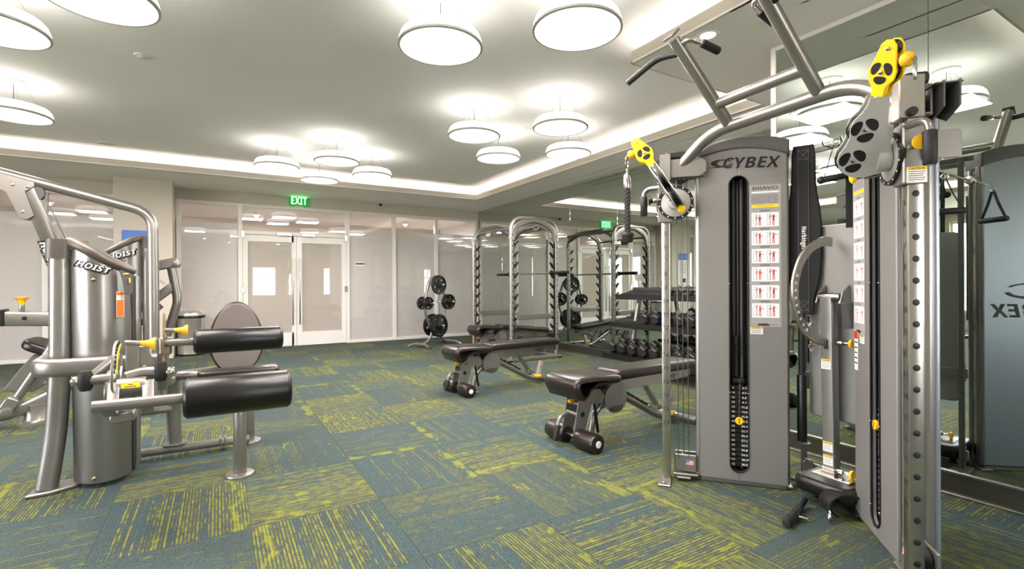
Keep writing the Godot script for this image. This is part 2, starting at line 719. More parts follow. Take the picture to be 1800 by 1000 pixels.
func make_ceiling() -> void:
	var st := mb()
	slab(-9.2, 5.6, HC, HC + 0.2, ZB - 0.1, 2.9, st)
	var c := struct("ceiling", st, M.ceil)
	var xl := -5.2
	var xr := 4.581
	var z0 := -9.089
	var z1 := -2.88
	var z2 := -1.13
	var x1 := 2.83
	var g := 0.30
	var t := 0.02
	st = mb()   # soffit boards round the tray, each with the closing board of its cove
	slab(-9.1, 5.5, HS, HS + t, ZB - 0.1, z0, st)
	slab(xr, 5.5, HS, HS + t, z0, z1, st)
	slab(x1, 5.5, HS, HS + t, z1, z2, st)
	slab(-9.1, 5.5, HS, HS + t, z2, 2.9, st)
	slab(-9.1, xl, HS, HS + t, z0, z2, st)
	slab(-9.1, 5.5, HS, HC, z0 - g - t, z0 - g, st)
	slab(xr + g, xr + g + t, HS, HC, z0 - g, z1 + g, st)
	slab(x1 + g, x1 + g + t, HS, HC, z1 + g, z2 + g, st)
	slab(x1 + g, xr + g, HS, HC, z1 + g, z1 + g + t, st)
	slab(-9.1, x1 + g, HS, HC, z2 + g, z2 + g + t, st)
	slab(xl - g - t, xl - g, HS, HC, z0 - g, z2 + g, st)
	obj("soffit", st, M.soffit, c)
	var cv := holder("trim_1")
	cove(Vector3(xl, HS, z0), Vector3(xr, HS, z0), Vector3.BACK, cv)
	cove(Vector3(xr, HS, z0), Vector3(xr, HS, z1), Vector3.LEFT, cv)
	cove(Vector3(xr, HS, z1), Vector3(x1, HS, z1), Vector3.FORWARD, cv)
	cove(Vector3(x1, HS, z1), Vector3(x1, HS, z2), Vector3.LEFT, cv)
	cove(Vector3(x1, HS, z2), Vector3(xl, HS, z2), Vector3.FORWARD, cv)
	cove(Vector3(xl, HS, z2), Vector3(xl, HS, z0), Vector3.RIGHT, cv)

func frame_bar(x0: float, x1: float, y0: float, y1: float, parent: Node, called := "mullion", z := ZB) -> void:
	var st := mb()
	slab(x0, x1, y0, y1, z - 0.06, z + 0.045, st, 0.004)
	obj(called, st, M.frame, parent)

func make_front() -> void:
	# bulkhead over the glass
	var st := mb()
	slab(-9.2, XF, 2.745, HS + 0.02, ZB - 0.10, ZB + 0.02, st)
	slab(XF, 5.6, -0.1, HC, ZB - 0.1, ZB + 0.02, st)
	var wb := struct("wall_back", st, M.wall)
	var xs := [-9.0, -7.15, -5.3, -3.95, -2.36, -0.591, 0.3685, 2.3275, 3.319, 4.295, 5.32]
	for x in xs:
		frame_bar(x - 0.036, x + 0.036, 0.0, 2.745, wb)
	for i in xs.size() - 1:
		var a: float = xs[i] + 0.036
		var b: float = xs[i + 1] - 0.036
		frame_bar(a, b, 2.69, 2.745, wb, "head_rail")
		var door: bool = absf(xs[i] - 0.3685) < 0.01
		var y0 := 2.245 if door else 0.06
		frame_bar(a, b, 2.175 if door else 0.0, y0, wb, "transom" if door else "sill_rail")
		st = mb()
		slab(a, b, y0, 2.69, ZB - 0.006, ZB + 0.006, st, 0.0005)
		obj("glass_pane", st, M.glass, wb)
		if not door:
			st = mb()
			slab(a, b, y0, 2.37, ZB - 0.014, ZB - 0.0085, st, 0.0005)
			obj("frosted_film", st, M.film, wb)
	# double door
	for k in 2:
		var d := holder("door_%d" % (k + 1))
		var a: float = [0.41, 1.346][k]
		var b: float = [1.340, 2.29][k]
		var sw: float = 0.085
		var gl := a + sw
		var gr := b - (0.045 if k == 0 else sw)
		if k == 1:
			gl = a + 0.10
		st = mb()
		slab(a, gl, 0.012, 2.168, ZB - 0.025, ZB + 0.025, st)
		slab(gr - (0.04 if k == 0 else 0.0), b, 0.012, 2.168, ZB - 0.025, ZB + 0.025, st)
		slab(gl, gr, 2.04, 2.168, ZB - 0.025, ZB + 0.025, st)
		slab(gl, gr, 0.012, 0.275, ZB - 0.025, ZB + 0.025, st)
		obj("door_frame", st, M.frame, d)
		st = mb()
		slab(gl, gr, 0.275, 2.04, ZB - 0.004, ZB + 0.004, st, 0.0005)
		obj("glass_pane", st, M.glass, d)
		st = mb()
		slab(gl, gr, 0.275, 2.04, ZB - 0.012, ZB - 0.008, st, 0.0005)
		obj("tinted_film", st, M.film_door, d)
		st = mb()
		var hx: float = [1.272, 1.398][k]
		tube(st, [Vector3(hx, 0.50, ZB + 0.02), Vector3(hx, 0.50, ZB + 0.075)], 0.009)
		tube(st, [Vector3(hx, 1.66, ZB + 0.02), Vector3(hx, 1.66, ZB + 0.075)], 0.009)
		cyl(st, Vector3(hx, 0.43, ZB + 0.075), Vector3(hx, 1.73, ZB + 0.075), 0.0125)
		obj("pull_handle", st, M.brushed, d)
		st = mb()
		var cx: float = [1.12, 1.56][k]
		slab(cx - 0.13, cx + 0.13, 2.165, 2.225, ZB + 0.045, ZB + 0.085, st, 0.006)
		obj("door_closer", st, M.steel, d)
		st = mb()
		var bx: float = [0.41, 2.29][k]
		for y in [1.12, 2.17]:
			slab(bx - 0.03, bx + 0.03, y - 0.06, y + 0.06, ZB + 0.03, ZB + 0.055, st, 0.004)
		obj("hinge", st, M.steel, d)
	# the corridor behind the glass
	var cor := mb()
	slab(-9.2, 5.6, -0.1, 2.95, -13.4, -13.25, cor)
	struct("wall_corridor", cor, M.corridor)
	cor = mb()
	slab(-9.2, 5.6, 2.76, 2.9, -13.3, ZB - 0.1, cor)
	slab(-9.2, -9.0, -0.1, 2.9, -13.3, ZB - 0.1, cor)
	slab(5.5, 5.6, -0.1, 2.9, -13.3, ZB - 0.1, cor)
	var cc := struct("ceiling_corridor", cor, M.ceil)
	cc.name = "trim_2"
	for p in [Vector3(-2.60, 2.70, -11.9), Vector3(0.72, 2.70, -11.9), Vector3(4.02, 2.70, -11.9)]:
		var t := thing("corridor_downlight", "", "light", p, 0.0, "downlights in the corridor behind the glass")
		t.set_meta("label", "bright corridor downlight seen through the clear glass " + ("above the double doors" if p.x > 0 and p.x < 2 else ("at the far left" if p.x < 0 else "above the plate tree")))
		var s := mb()
		lathe(s, Vector3(0, 0.06, 0), Vector3.DOWN, [Vector2(0.07, 0), Vector2(0.07, 0.05), Vector2(0.06, 0.055), Vector2(0.052, 0.03), Vector2(0.0, 0.03)])
		obj("housing", s, M.lamp_white, t)
		s = mb()
		ball(s, Vector3(0, 0.0, 0), 0.04)
		obj("bulb", s, glow(Color(1.0, 0.97, 0.9), 14.0), t)
		area(Vector3(0, -0.06, 0), Vector3.DOWN, 0.12, 0.12, 6.0, t)

func make_sides() -> void:
	# far mirror
	var st := mb()
	slab(XF + 0.008, 5.6, -0.1, HC, ZB, -2.0, st)
	var wf := struct("wall_right_far", st, M.wall)
	var zs := [ZB + 0.03, -9.41, -8.20, -6.98, -5.77, -4.56, -3.35, -2.17]
	for i in zs.size() - 1:
		st = mb()
		slab(XF, XF + 0.006, 0.14, HS, zs[i] + 0.0015, zs[i + 1] - 0.0015, st, 0.001)
		obj("mirror_panel", st, M.mirror, wf)
	baseboard("baseboard_right_far", XF, ZB + 0.03, -2.17)
	# near mirror, standing further into the room
	st = mb()
	slab(XN + 0.012, 5.6, -0.1, HC, -2.165, 2.9, st)
	var wn := struct("wall_right_near", st, M.soffit)
	zs = [-2.125, -1.218, -0.05, 1.1, 2.5]
	for i in zs.size() - 1:
		st = mb()
		slab(XN, XN + 0.006, 0.14, HS - 0.03, zs[i] + 0.0015, zs[i + 1] - 0.0015, st, 0.001)
		obj("mirror_panel", st, M.mirror, wn)
	st = mb()
	slab(XN - 0.006, XN + 0.012, 0.0, HS, -2.165, -2.125, st, 0.003)
	slab(XN - 0.006, XN + 0.012, HS - 0.032, HS, -2.125, 2.5, st, 0.003)
	obj("mirror_trim", st, M.frame, wn)
	baseboard("baseboard_right_near", XN, -2.165, 2.5)
	# wall behind the camera, with two windows
	st = mb()
	var y0 := 0.75
	var y1 := 2.02
	slab(-9.2, 1.25, -0.1, HC, 2.5, 2.75, st)
	slab(2.2, 2.6, -0.1, HC, 2.5, 2.75, st)
	slab(2.98, 5.6, -0.1, HC, 2.5, 2.75, st)
	slab(1.25, 2.98, -0.1, y0, 2.5, 2.75, st)
	slab(1.25, 2.98, y1, HC, 2.5, 2.75, st)
	struct("wall_rear", st, M.wall)
	for k in 2:
		var a: float = [1.25, 2.6][k]
		var b: float = [2.2, 2.98][k]
		st = mb()
		slab(a, a + 0.05, y0, y1, 2.58, 2.66, st)
		slab(b - 0.05, b, y0, y1, 2.58, 2.66, st)
		slab(a + 0.05, b - 0.05, y1 - 0.05, y1, 2.58, 2.66, st)
		slab(a + 0.05, b - 0.05, y0, y0 + 0.05, 2.58, 2.66, st)
		slab(a + 0.05, b - 0.05, 1.55, 1.59, 2.58, 2.66, st)
		var w := struct("window_%d" % (k + 1), st, M.frame)
		st = mb()
		slab(a + 0.05, b - 0.05, y0 + 0.05, y1 - 0.05, 2.617, 2.623, st, 0.0005)
		obj("pane", st, M.glass, w)
	# left wall with three tall windows that bring in the daylight
	st = mb()
	var wy0 := 0.45
	var wy1 := 2.75
	var edges := [ZB - 0.1]
	for k in 3:
		edges.append(-5.1 + k * 2.4)
		edges.append(-5.1 + k * 2.4 + 2.0)
	edges.append(2.75)
	for k in range(0, edges.size(), 2):
		slab(-9.25, -9.0, -0.1, HC, edges[k], edges[k + 1], st)
	for k in range(1, edges.size() - 1, 2):
		slab(-9.25, -9.0, -0.1, wy0, edges[k], edges[k + 1], st)
		slab(-9.25, -9.0, wy1, HC, edges[k], edges[k + 1], st)
	struct("wall_left", st, M.wall)
	for k in 3:
		var a: float = edges[1 + k * 2]
		var b: float = edges[2 + k * 2]
		st = mb()
		slab(-9.17, -9.09, wy0, wy1, a, a + 0.05, st)
		slab(-9.17, -9.09, wy0, wy1, b - 0.05, b, st)
		slab(-9.17, -9.09, wy0, wy0 + 0.05, a + 0.05, b - 0.05, st)
		slab(-9.17, -9.09, wy1 - 0.05, wy1, a + 0.05, b - 0.05, st)
		slab(-9.15, -9.11, wy0 + 0.05, wy1 - 0.05, (a + b) / 2 - 0.025, (a + b) / 2 + 0.025, st)
		var w := struct("window_%d" % (k + 3), st, M.frame)
		for h in 2:
			st = mb()
			slab(-9.133, -9.127, wy0 + 0.05, wy1 - 0.05, a + 0.05 if h == 0 else (a + b) / 2 + 0.025, (a + b) / 2 - 0.025 if h == 0 else b - 0.05, st, 0.0005)
			obj("pane", st, M.glass, w)
	# pillar against the glass front
	st = mb()
	slab(-1.42, -0.637, -0.02, HS + 0.01, ZB + 0.02, -9.95, st, 0.008)
	var p := struct("wall_pillar", st, M.wall)
	p.name = "trim_3"

func baseboard(called: String, x: float, z0: float, z1: float) -> void:
	var st := mb()
	slab(x - 0.002, x + 0.01, 0.0, 0.125, z0, z1, st, 0.001)
	var b := struct(called, st, M.base)
	st = mb()
	slab(x - 0.014, x + 0.008, 0.125, 0.141, z0, z1, st, 0.003)
	obj("top_rail", st, M.brushed, b)
	st = mb()
	slab(x - 0.016, x + 0.006, 0.0, 0.016, z0, z1, st, 0.003)
	obj("floor_strip", st, M.chrome, b)

# ---------------------------------------------------------------- lamps and fittings
func make_pendants() -> void:
	var spots := [
		[1.331, -3.176, "round pendant lamp at the top centre, left one of the two nearest lamps"],
		[2.003, -2.519, "large round pendant lamp at the top, right one of the two nearest, cut off above"],
		[2.443, -4.895, "pendant lamp of the right diamond, just left of the highest one there"],
		[3.103, -4.191, "pendant lamp of the right diamond, nearest and highest, canopy and stem in plain view"],
		[3.153, -5.614, "pendant lamp of the right diamond, farthest one, hanging low to the left"],
		[3.808, -4.978, "pendant lamp of the right diamond, rightmost, closest to the cove"],
		[2.008, -7.456, "small pendant lamp of the far diamond, rightmost of the four"],
		[0.714, -7.531, "small pendant lamp of the far diamond, leftmost of the four"],
		[1.369, -6.827, "small pendant lamp of the far diamond, highest of the four, stem showing"],
		[1.379, -8.190, "small pendant lamp of the far diamond, lowest of the four, above the exit sign"],
		[-1.675, -6.515, "pendant lamp at the left edge, lowest of the lamps there"],
		[-1.231, -4.393, "pendant lamp cut by the left edge, in the upper left corner"],
		[-0.575, -3.643, "big pendant lamp cut by the upper edge, nearest lamp on the left side"],
		[1.28, -1.86, "pendant lamp over the camera, seen only in the mirror behind the trainer"],
		[0.62, -2.50, "pendant lamp over the camera, left one there, seen only in the mirrors"],
		[-1.24, -3.0, "pendant lamp left of the camera, nearest of the left diamond, outside the view"],
		[-1.90, -3.72, "pendant lamp left of the camera, outermost of the left diamond, outside the view"],
		[-2.35, -7.20, "pendant lamp of the far left diamond, outer one, outside the view"],
		[-2.35, -5.83, "pendant lamp of the far left diamond, nearest one, outside the view"],
		[-3.02, -6.52, "pendant lamp of the far left diamond, outermost one, outside the view"]]
	var first: Node3D = null
	for s in spots:
		var at := Vector3(s[0], HC, s[1])
		if first == null:
			first = thing("pendant_lamp", s[2], "lamp", at, 0.0, "round pendant lamps")
			var st := mb()
			cyl(st, Vector3(0, -0.018, 0), Vector3(0, 0, 0), 0.105, 0.005, 28)
			obj("canopy", st, M.lamp_white, first)
			st = mb()
			tube(st, [Vector3(0, -0.02, 0), Vector3(0, -0.25, 0)], 0.003, 0.0, 6)
			obj("power_cord", st, M.cable, first)
			for k in 3:
				st = mb()
				var d := Vector3(cos(TAU * k / 3 + 0.5), 0, sin(TAU * k / 3 + 0.5))
				tube(st, [d * 0.07 + Vector3(0, -0.018, 0), d * 0.24 + Vector3(0, -0.24, 0)], 0.0009, 0.0, 4)
				obj("suspension_wire", st, M.cable, first)
			st = mb()
			lathe(st, Vector3(0, -0.315, 0), Vector3.UP, [Vector2(0.286, 0.0), Vector2(0.284, 0.02), Vector2(0.272, 0.055), Vector2(0.255, 0.075), Vector2(0.235, 0.082), Vector2(0.0, 0.082)], 48)
			obj("shade", st, M.lamp_rim, first)
			st = mb()
			lathe(st, Vector3(0, -0.333, 0), Vector3.UP, [Vector2(0.276, 0.0), Vector2(0.286, 0.0), Vector2(0.290, 0.003), Vector2(0.290, 0.016), Vector2(0.286, 0.019), Vector2(0.274, 0.019)], 48)
			obj("band", st, M.lamp_band, first)
			st = mb()
			lathe(st, Vector3(0, -0.332, 0), Vector3.UP, [Vector2(0.0, -0.004), Vector2(0.20, -0.002), Vector2(0.265, 0.001), Vector2(0.281, 0.004), Vector2(0.281, 0.012)], 48)
			obj("diffuser", st, M.lamp, first)
			area(Vector3(0, -0.342, 0), Vector3.DOWN, 0.50, 0.50, LAMP, first)
			area(Vector3(0, -0.226, 0), Vector3.UP, 0.46, 0.46, LAMP_UP, first)
		else:
			copy(first, "pendant_lamp", at, 0.0, s[2], "round pendant lamps")

func make_fittings() -> void:
	for s in [[-1.30, -8.69, 0.105, "round flush ceiling speaker near the cove at the left"], [3.83, -8.61, 0.105, "round flush ceiling speaker in the far right corner of the tray"]]:
		var t := thing("ceiling_speaker", s[3], "speaker", Vector3(s[0], HC, s[1]))
		var st := mb()
		lathe(st, Vector3.ZERO, Vector3.DOWN, [Vector2(0.085, 0.004), Vector2(0.09, 0.012), Vector2(0.105, 0.010), Vector2(0.112, 0.0)], 28)
		obj("rim", st, M.lamp_white, t)
		st = mb()
		cyl(st, Vector3(0, -0.006, 0), Vector3(0, 0.01, 0), 0.088, 0.001, 28)
		obj("grille", st, M.soffit, t)
	for s in [[-0.552, -5.23, "flat round white sprinkler cover on the ceiling at upper left"], [3.38, -5.22, "small white sprinkler cover on the ceiling beside the right diamond of lamps"]]:
		var t := thing("sprinkler_cover", s[2], "sprinkler", Vector3(s[0], HC, s[1]))
		var st := mb()
		cyl(st, Vector3(0, -0.012, 0), Vector3.ZERO, 0.055, 0.004, 24)
		obj("cover_plate", st, M.lamp_white, t)
		st = mb()
		cyl(st, Vector3(0, -0.02, 0), Vector3(0, -0.011, 0), 0.028, 0.004, 20)
		obj("cap", st, M.lamp_white, t)
	for s in [[0.80, 2.10, -9.67, 0, "black linear air slot in the soffit above the exit sign"], [-4.2, -2.62, -9.70, 0, "black linear air slot in the soffit at the left edge"], [-6.77, -5.40, 5.05, 1, "black linear air slot in the right soffit, inner one of two"], [-6.77, -5.45, 5.25, 1, "black linear air slot in the right soffit, outer one of two by the mirror"]]:
		var L: float = s[1] - s[0]
		var c: float = (s[0] + s[1]) / 2
		var t := thing("air_slot", s[4], "vent", Vector3(c, HS, s[2]) if s[3] == 0 else Vector3(s[2], HS, c), 0.0 if s[3] == 0 else PI / 2)
		var st := mb()
		box(st, Vector3(0, -0.001, 0.014), Vector3(L, 0.006, 0.006), 0.001)
		box(st, Vector3(0, -0.001, -0.014), Vector3(L, 0.006, 0.006), 0.001)
		obj("frame", st, M.soffit, t)
		st = mb()
		box(st, Vector3(0, 0.0, 0), Vector3(L, 0.003, 0.022), 0.0005)
		obj("opening", st, M.pit, t)
	# recessed downlights in the low soffit
	var fd: Node3D = null
	for s in [[2.97, -2.27, "recessed downlight ring in the soffit beside the trainer's pull-up grip"], [1.6, 0.2, "recessed downlight in the soffit over the camera, right one"], [-0.4, 0.2, "recessed downlight in the soffit over the camera, middle one"], [-2.6, 0.2, "recessed downlight in the soffit over the camera, left one"], [2.2, 1.7, "recessed downlight near the rear windows, right one"], [0.4, 1.7, "recessed downlight near the rear windows, middle one"], [-1.8, 1.7, "recessed downlight near the rear windows, left one"], [-6.4, -2.4, "recessed downlight in the left soffit, nearest one"], [-6.4, -5.2, "recessed downlight in the left soffit, middle one"], [-6.4, -8.0, "recessed downlight in the left soffit, farthest one"]]:
		if fd != null:
			copy(fd, "recessed_downlight", Vector3(s[0], HS, s[1]), 0.0, s[2], "recessed soffit downlights")
			continue
		fd = thing("recessed_downlight", s[2], "light", Vector3(s[0], HS, s[1]), 0.0, "recessed soffit downlights")
		var st := mb()
		lathe(st, Vector3(0, 0.004, 0), Vector3.DOWN, [Vector2(0.055, 0.0), Vector2(0.058, 0.006), Vector2(0.075, 0.008), Vector2(0.078, 0.003)], 28)
		obj("trim_ring", st, M.lamp_white, fd)
		st = mb()
		cyl(st, Vector3(0, -0.003, 0), Vector3(0, 0.002, 0), 0.055, 0.0005, 24)
		obj("lens", st, M.lamp, fd)
		area(Vector3(0, -0.010, 0), Vector3.DOWN, 0.09, 0.09, SPOT, fd)
	# exit sign on the bulkhead
	var e := thing("exit_sign", "green lit exit sign fixed over the white double doors", "sign", Vector3(1.39, 2.875, ZB + 0.03))
	var st := mb()
	box(st, Vector3(0, 0, 0.01), Vector3(0.36, 0.215, 0.03), 0.006)
	obj("sign_plate", st, M.exit, e)
	st = mb()
	letters(st, "EXIT", pl(Vector3(0, 0, 0.0255), Vector3.RIGHT, Vector3.UP), 0.15, 0.003, true, 0.68)
	obj("lettering", st, M.exit_letter, e)
	st = mb()
	box(st, Vector3(0, -0.118, 0.008), Vector3(0.16, 0.02, 0.05), 0.004)
	obj("base", st, M.lamp_white, e)
	area(Vector3(0, 0, 0.045), Vector3.BACK, 0.34, 0.2, 0.05, e, Color(0.1, 1.0, 0.35))
	# little dome camera
	e = thing("dome_camera", "small black dome camera where the soffit meets the glass front", "camera", Vector3(3.0, HS, ZB + 0.09))
	st = mb()
	cyl(st, Vector3(0, -0.015, 0), Vector3(0, 0, 0), 0.05, 0.004)
	obj("base", st, M.lamp_white, e)
	st = mb()
	ball(st, Vector3(0, -0.02, 0), 0.04)
	obj("dome", st, M.black, e)
	# name plate on the frosted glass
	e = thing("room_plaque", "small grey name plate on the frosted glass right of the doors", "sign", Vector3(2.58, 1.645, ZB + 0.006))
	st = mb()
	box(st, Vector3(0, 0, 0.004), Vector3(0.20, 0.09, 0.006), 0.002)
	obj("plate", st, M.paper, e)
	st = mb()
	box(st, Vector3(0, 0.006, 0.009), Vector3(0.19, 0.035, 0.004), 0.001)
	obj("name_strip", st, M.cap, e)
	# notice board on the pillar
	e = thing("notice_board", "pale notice board with a blue header on the pillar behind the machines", "sign", Vector3(-1.10, 1.62, -9.95))
	st = mb()
	prism(st, rrect(0.42, 0.95, 0.03), Transform3D(Basis(), Vector3.ZERO), 0.0, 0.01, 0.002)
	obj("board", st, M.paper, e)
	st = mb()
	prism(st, rrect(0.42, 0.20, 0.03), Transform3D(Basis(), Vector3(0, 0.38, 0)), 0.009, 0.016, 0.002)
	obj("header", st, M.blue, e)
	st = mb()
	for k in 6:
		box(st, Vector3(0.0, 0.2 - k * 0.06, 0.0105), Vector3(0.3 - 0.03 * (k % 3), 0.012, 0.002), 0.0004)
	obj("printed_lines", st, M.cap, e)
	e = thing("wall_phone", "small black phone on a white plate at the foot of the notice board", "phone", Vector3(-1.10, 1.28, -9.939))
	st = mb()
	box(st, Vector3(0, 0, 0.01), Vector3(0.2, 0.24, 0.02), 0.006)
	obj("plate", st, M.white, e)
	st = mb()
	box(st, Vector3(0, 0.02, 0.04), Vector3(0.09, 0.12, 0.05), 0.012)
	obj("handset", st, M.black, e)
	e = thing("red_notice", "white card with a red panel on the pillar's side, seen in the far mirror", "sign", Vector3(-0.637, 1.22, -10.32), PI / 2)
	st = mb()
	box(st, Vector3(0, 0, 0.004), Vector3(0.2, 0.24, 0.006), 0.001)
	obj("card", st, M.paper, e)
	st = mb()
	box(st, Vector3(0, 0, 0.008), Vector3(0.12, 0.17, 0.003), 0.001)
	obj("red_panel", st, M.red, e)

# ---------------------------------------------------------------- functional trainer
# its own axes: x along the machine (towards the camera side), y up, z out from the mirror
func wing(sg: float) -> Transform3D:
	return Transform3D(Basis(Vector3(0.72, 0, 0.694 * sg), Vector3.UP, Vector3(-0.694 * sg, 0, 0.72)), Vector3(0.529 * sg, 0, 0))

func swoosh(st: SurfaceTool, xf: Transform3D, w: float, h: float) -> void:
	# the open ring with a long tail before the name
	var p := PackedVector2Array()
	for i in 25:
		var a := deg_to_rad(30.0 + 318.0 * i / 24)
		p.append(Vector2(cos(a) * w * 0.56, sin(a) * h * 0.5))
	for i in range(24, -1, -1):
		var a := deg_to_rad(34.0 + 310.0 * i / 24)
		p.append(Vector2(cos(a) * w * 0.36 + w * 0.09, sin(a) * h * 0.36 + h * 0.03))
	prism(st, p, xf, 0.0, 0.0015)
	prism(st, PackedVector2Array([Vector2(-w * 0.8, -h * 0.56), Vector2(-w * 0.1, -h * 0.44), Vector2(w * 0.35, -h * 0.30), Vector2(w * 0.1, -h * 0.52), Vector2(-w * 0.2, -h * 0.58)]), xf, 0.0, 0.0014)
	prism(st, PackedVector2Array([Vector2(-w * 0.25, h * 0.44), Vector2(w * 0.15, h * 0.50), Vector2(w * 0.75, h * 0.60), Vector2(w * 0.9, h * 0.60), Vector2(w * 0.2, h * 0.58)]), xf, 0.0, 0.0014)

func placard_texture() -> ImageTexture:
	var w := 200
	var h := 1000
	var im := Image.create(w, h, false, Image.FORMAT_RGB8)
	im.fill(Color(0.60, 0.595, 0.58))
	var r := RandomNumberGenerator.new()
	r.seed = 3
	im.fill_rect(Rect2i(14, 48, 172, 9), Color(0.93, 0.93, 0.91))
	for i in 7:
		var x := 14
		while x < 180:
			var l := r.randi_range(6, 20)
			im.fill_rect(Rect2i(x, 72 + i * 9, mini(l, 184 - x), 3), Color(0.25, 0.25, 0.25))
			x += l + 4
	im.fill_rect(Rect2i(14, 140, 172, 20), Color(0.97, 0.82, 0.10))
	im.fill_rect(Rect2i(40, 146, 120, 2), Color(0.4, 0.35, 0.1))
	im.fill_rect(Rect2i(56, 152, 90, 2), Color(0.4, 0.35, 0.1))
	for k in 6:
		var y := 196 + k * 128
		im.fill_rect(Rect2i(66, y - 16, 62, 5), Color(0.22, 0.22, 0.22))
		im.fill_rect(Rect2i(14, y, 172, 100), Color(0.94, 0.94, 0.93))
		for c in 2:
			var x := 24 + c * 86
			# the tower drawn beside the figure
			im.fill_rect(Rect2i(x, y + 10, 24, 80), Color(0.55, 0.55, 0.55))
			im.fill_rect(Rect2i(x + 2, y + 12, 20, 76), Color(0.86, 0.86, 0.85))
			im.fill_rect(Rect2i(x + 20, y + 8, 3, 84), Color(0.35, 0.35, 0.35))
			var fx := x + 42
			var up := (k + c) % 3
			for yy in range(-6, 7):
				for xx in range(-6, 7):
					if xx * xx + yy * yy < 34:
						im.set_pixel(fx + xx, y + 22 + yy, Color(0.80, 0.20, 0.14) if k % 2 == 0 else Color(0.35, 0.32, 0.30))
			im.fill_rect(Rect2i(fx - 6, y + 30, 12, 28), Color(0.30, 0.29, 0.28) if k % 2 == 0 else Color(0.82, 0.22, 0.15))
			im.fill_rect(Rect2i(fx - 7, y + 58, 5, 34), Color(0.84, 0.22, 0.15))
			im.fill_rect(Rect2i(fx + 2, y + 58, 5, 34), Color(0.72, 0.18, 0.12))
			im.fill_rect(Rect2i(fx - 24 + up * 6, y + 32 - up * 7, 24, 5), Color(0.85, 0.24, 0.16))
			im.fill_rect(Rect2i(fx + 4, y + 36 - c * 9, 14 + up * 3, 5), Color(0.80, 0.22, 0.15))
			im.fill_rect(Rect2i(fx - 26, y + 30 - up * 6, 3, 18), Color(0.3, 0.3, 0.3))
	im.fill_rect(Rect2i(56, 978, 60, 12), Color(0.15, 0.15, 0.15))
	im.fill_rect(Rect2i(124, 984, 56, 2), Color(0.3, 0.3, 0.3))
	im.generate_mipmaps()
	return ImageTexture.create_from_image(im)

func caution(parent: Node, c: Vector3, r: Vector3, u: Vector3, called := "caution_sticker", head: Material = null, text := true) -> void:
	# white sticker with a coloured head and lines of print
	var n := r.cross(u).normalized()
	var xf := pl(c, r, u)
	var w := r.length() * 2
	var h := u.length() * 2
	var st := mb()
	box(st, c + n * 0.0006, Vector3(w, h, 0.0012), 0.0003, xf.basis)
	var o := obj(called, st, M.paper, parent)
	st = mb()
	box(st, c + n * 0.0014 + u.normalized() * h * 0.39, Vector3(w * 0.98, h * 0.2, 0.0012), 0.0003, xf.basis)
	obj("sticker_head", st, M.yellow if head == null else head, o)
	st = mb()
	if text and head == null:
		letters(st, "CAUTION", pl(c + n * 0.0018 + u.normalized() * h * 0.39, r, u), h * 0.13, 0.0006, true, minf(1.2, w / h))
	for i in 5:
		box(st, c + n * 0.0013 + u.normalized() * h * (0.2 - i * 0.13) - r.normalized() * w * 0.03 * (i % 3), Vector3(w * (0.84 - 0.06 * (i % 3)), h * 0.035, 0.0006), 0.0001, xf.basis)
	obj("print", st, M.ink, o)

func half_panel(x0: float, x1: float, y0: float, ytop: Callable, c: float, rr: float, yb: float, yt: float) -> PackedVector2Array:
	# the panel left or right of the slot centre c
	var s := 1.0 if x1 > x0 else -1.0     # x0 = slot side (c), x1 = outer side
	var p := PackedVector2Array()
	p.append(Vector2(c, y0))
	p.append(Vector2(c, yb))
	for i in range(1, 9):
		var a := PI / 2 * i / 8
		p.append(Vector2(c + s * sin(a) * rr, yb + rr - cos(a) * rr))
	for i in range(0, 9):
		var a := PI / 2 * i / 8
		p.append(Vector2(c + s * cos(a) * rr, yt - rr + sin(a) * rr))
	for i in 9:
		var x := lerpf(c, x1, i / 8.0)
		p.append(Vector2(x, ytop.call(x)))
	p.append(Vector2(x1, y0))
	return p

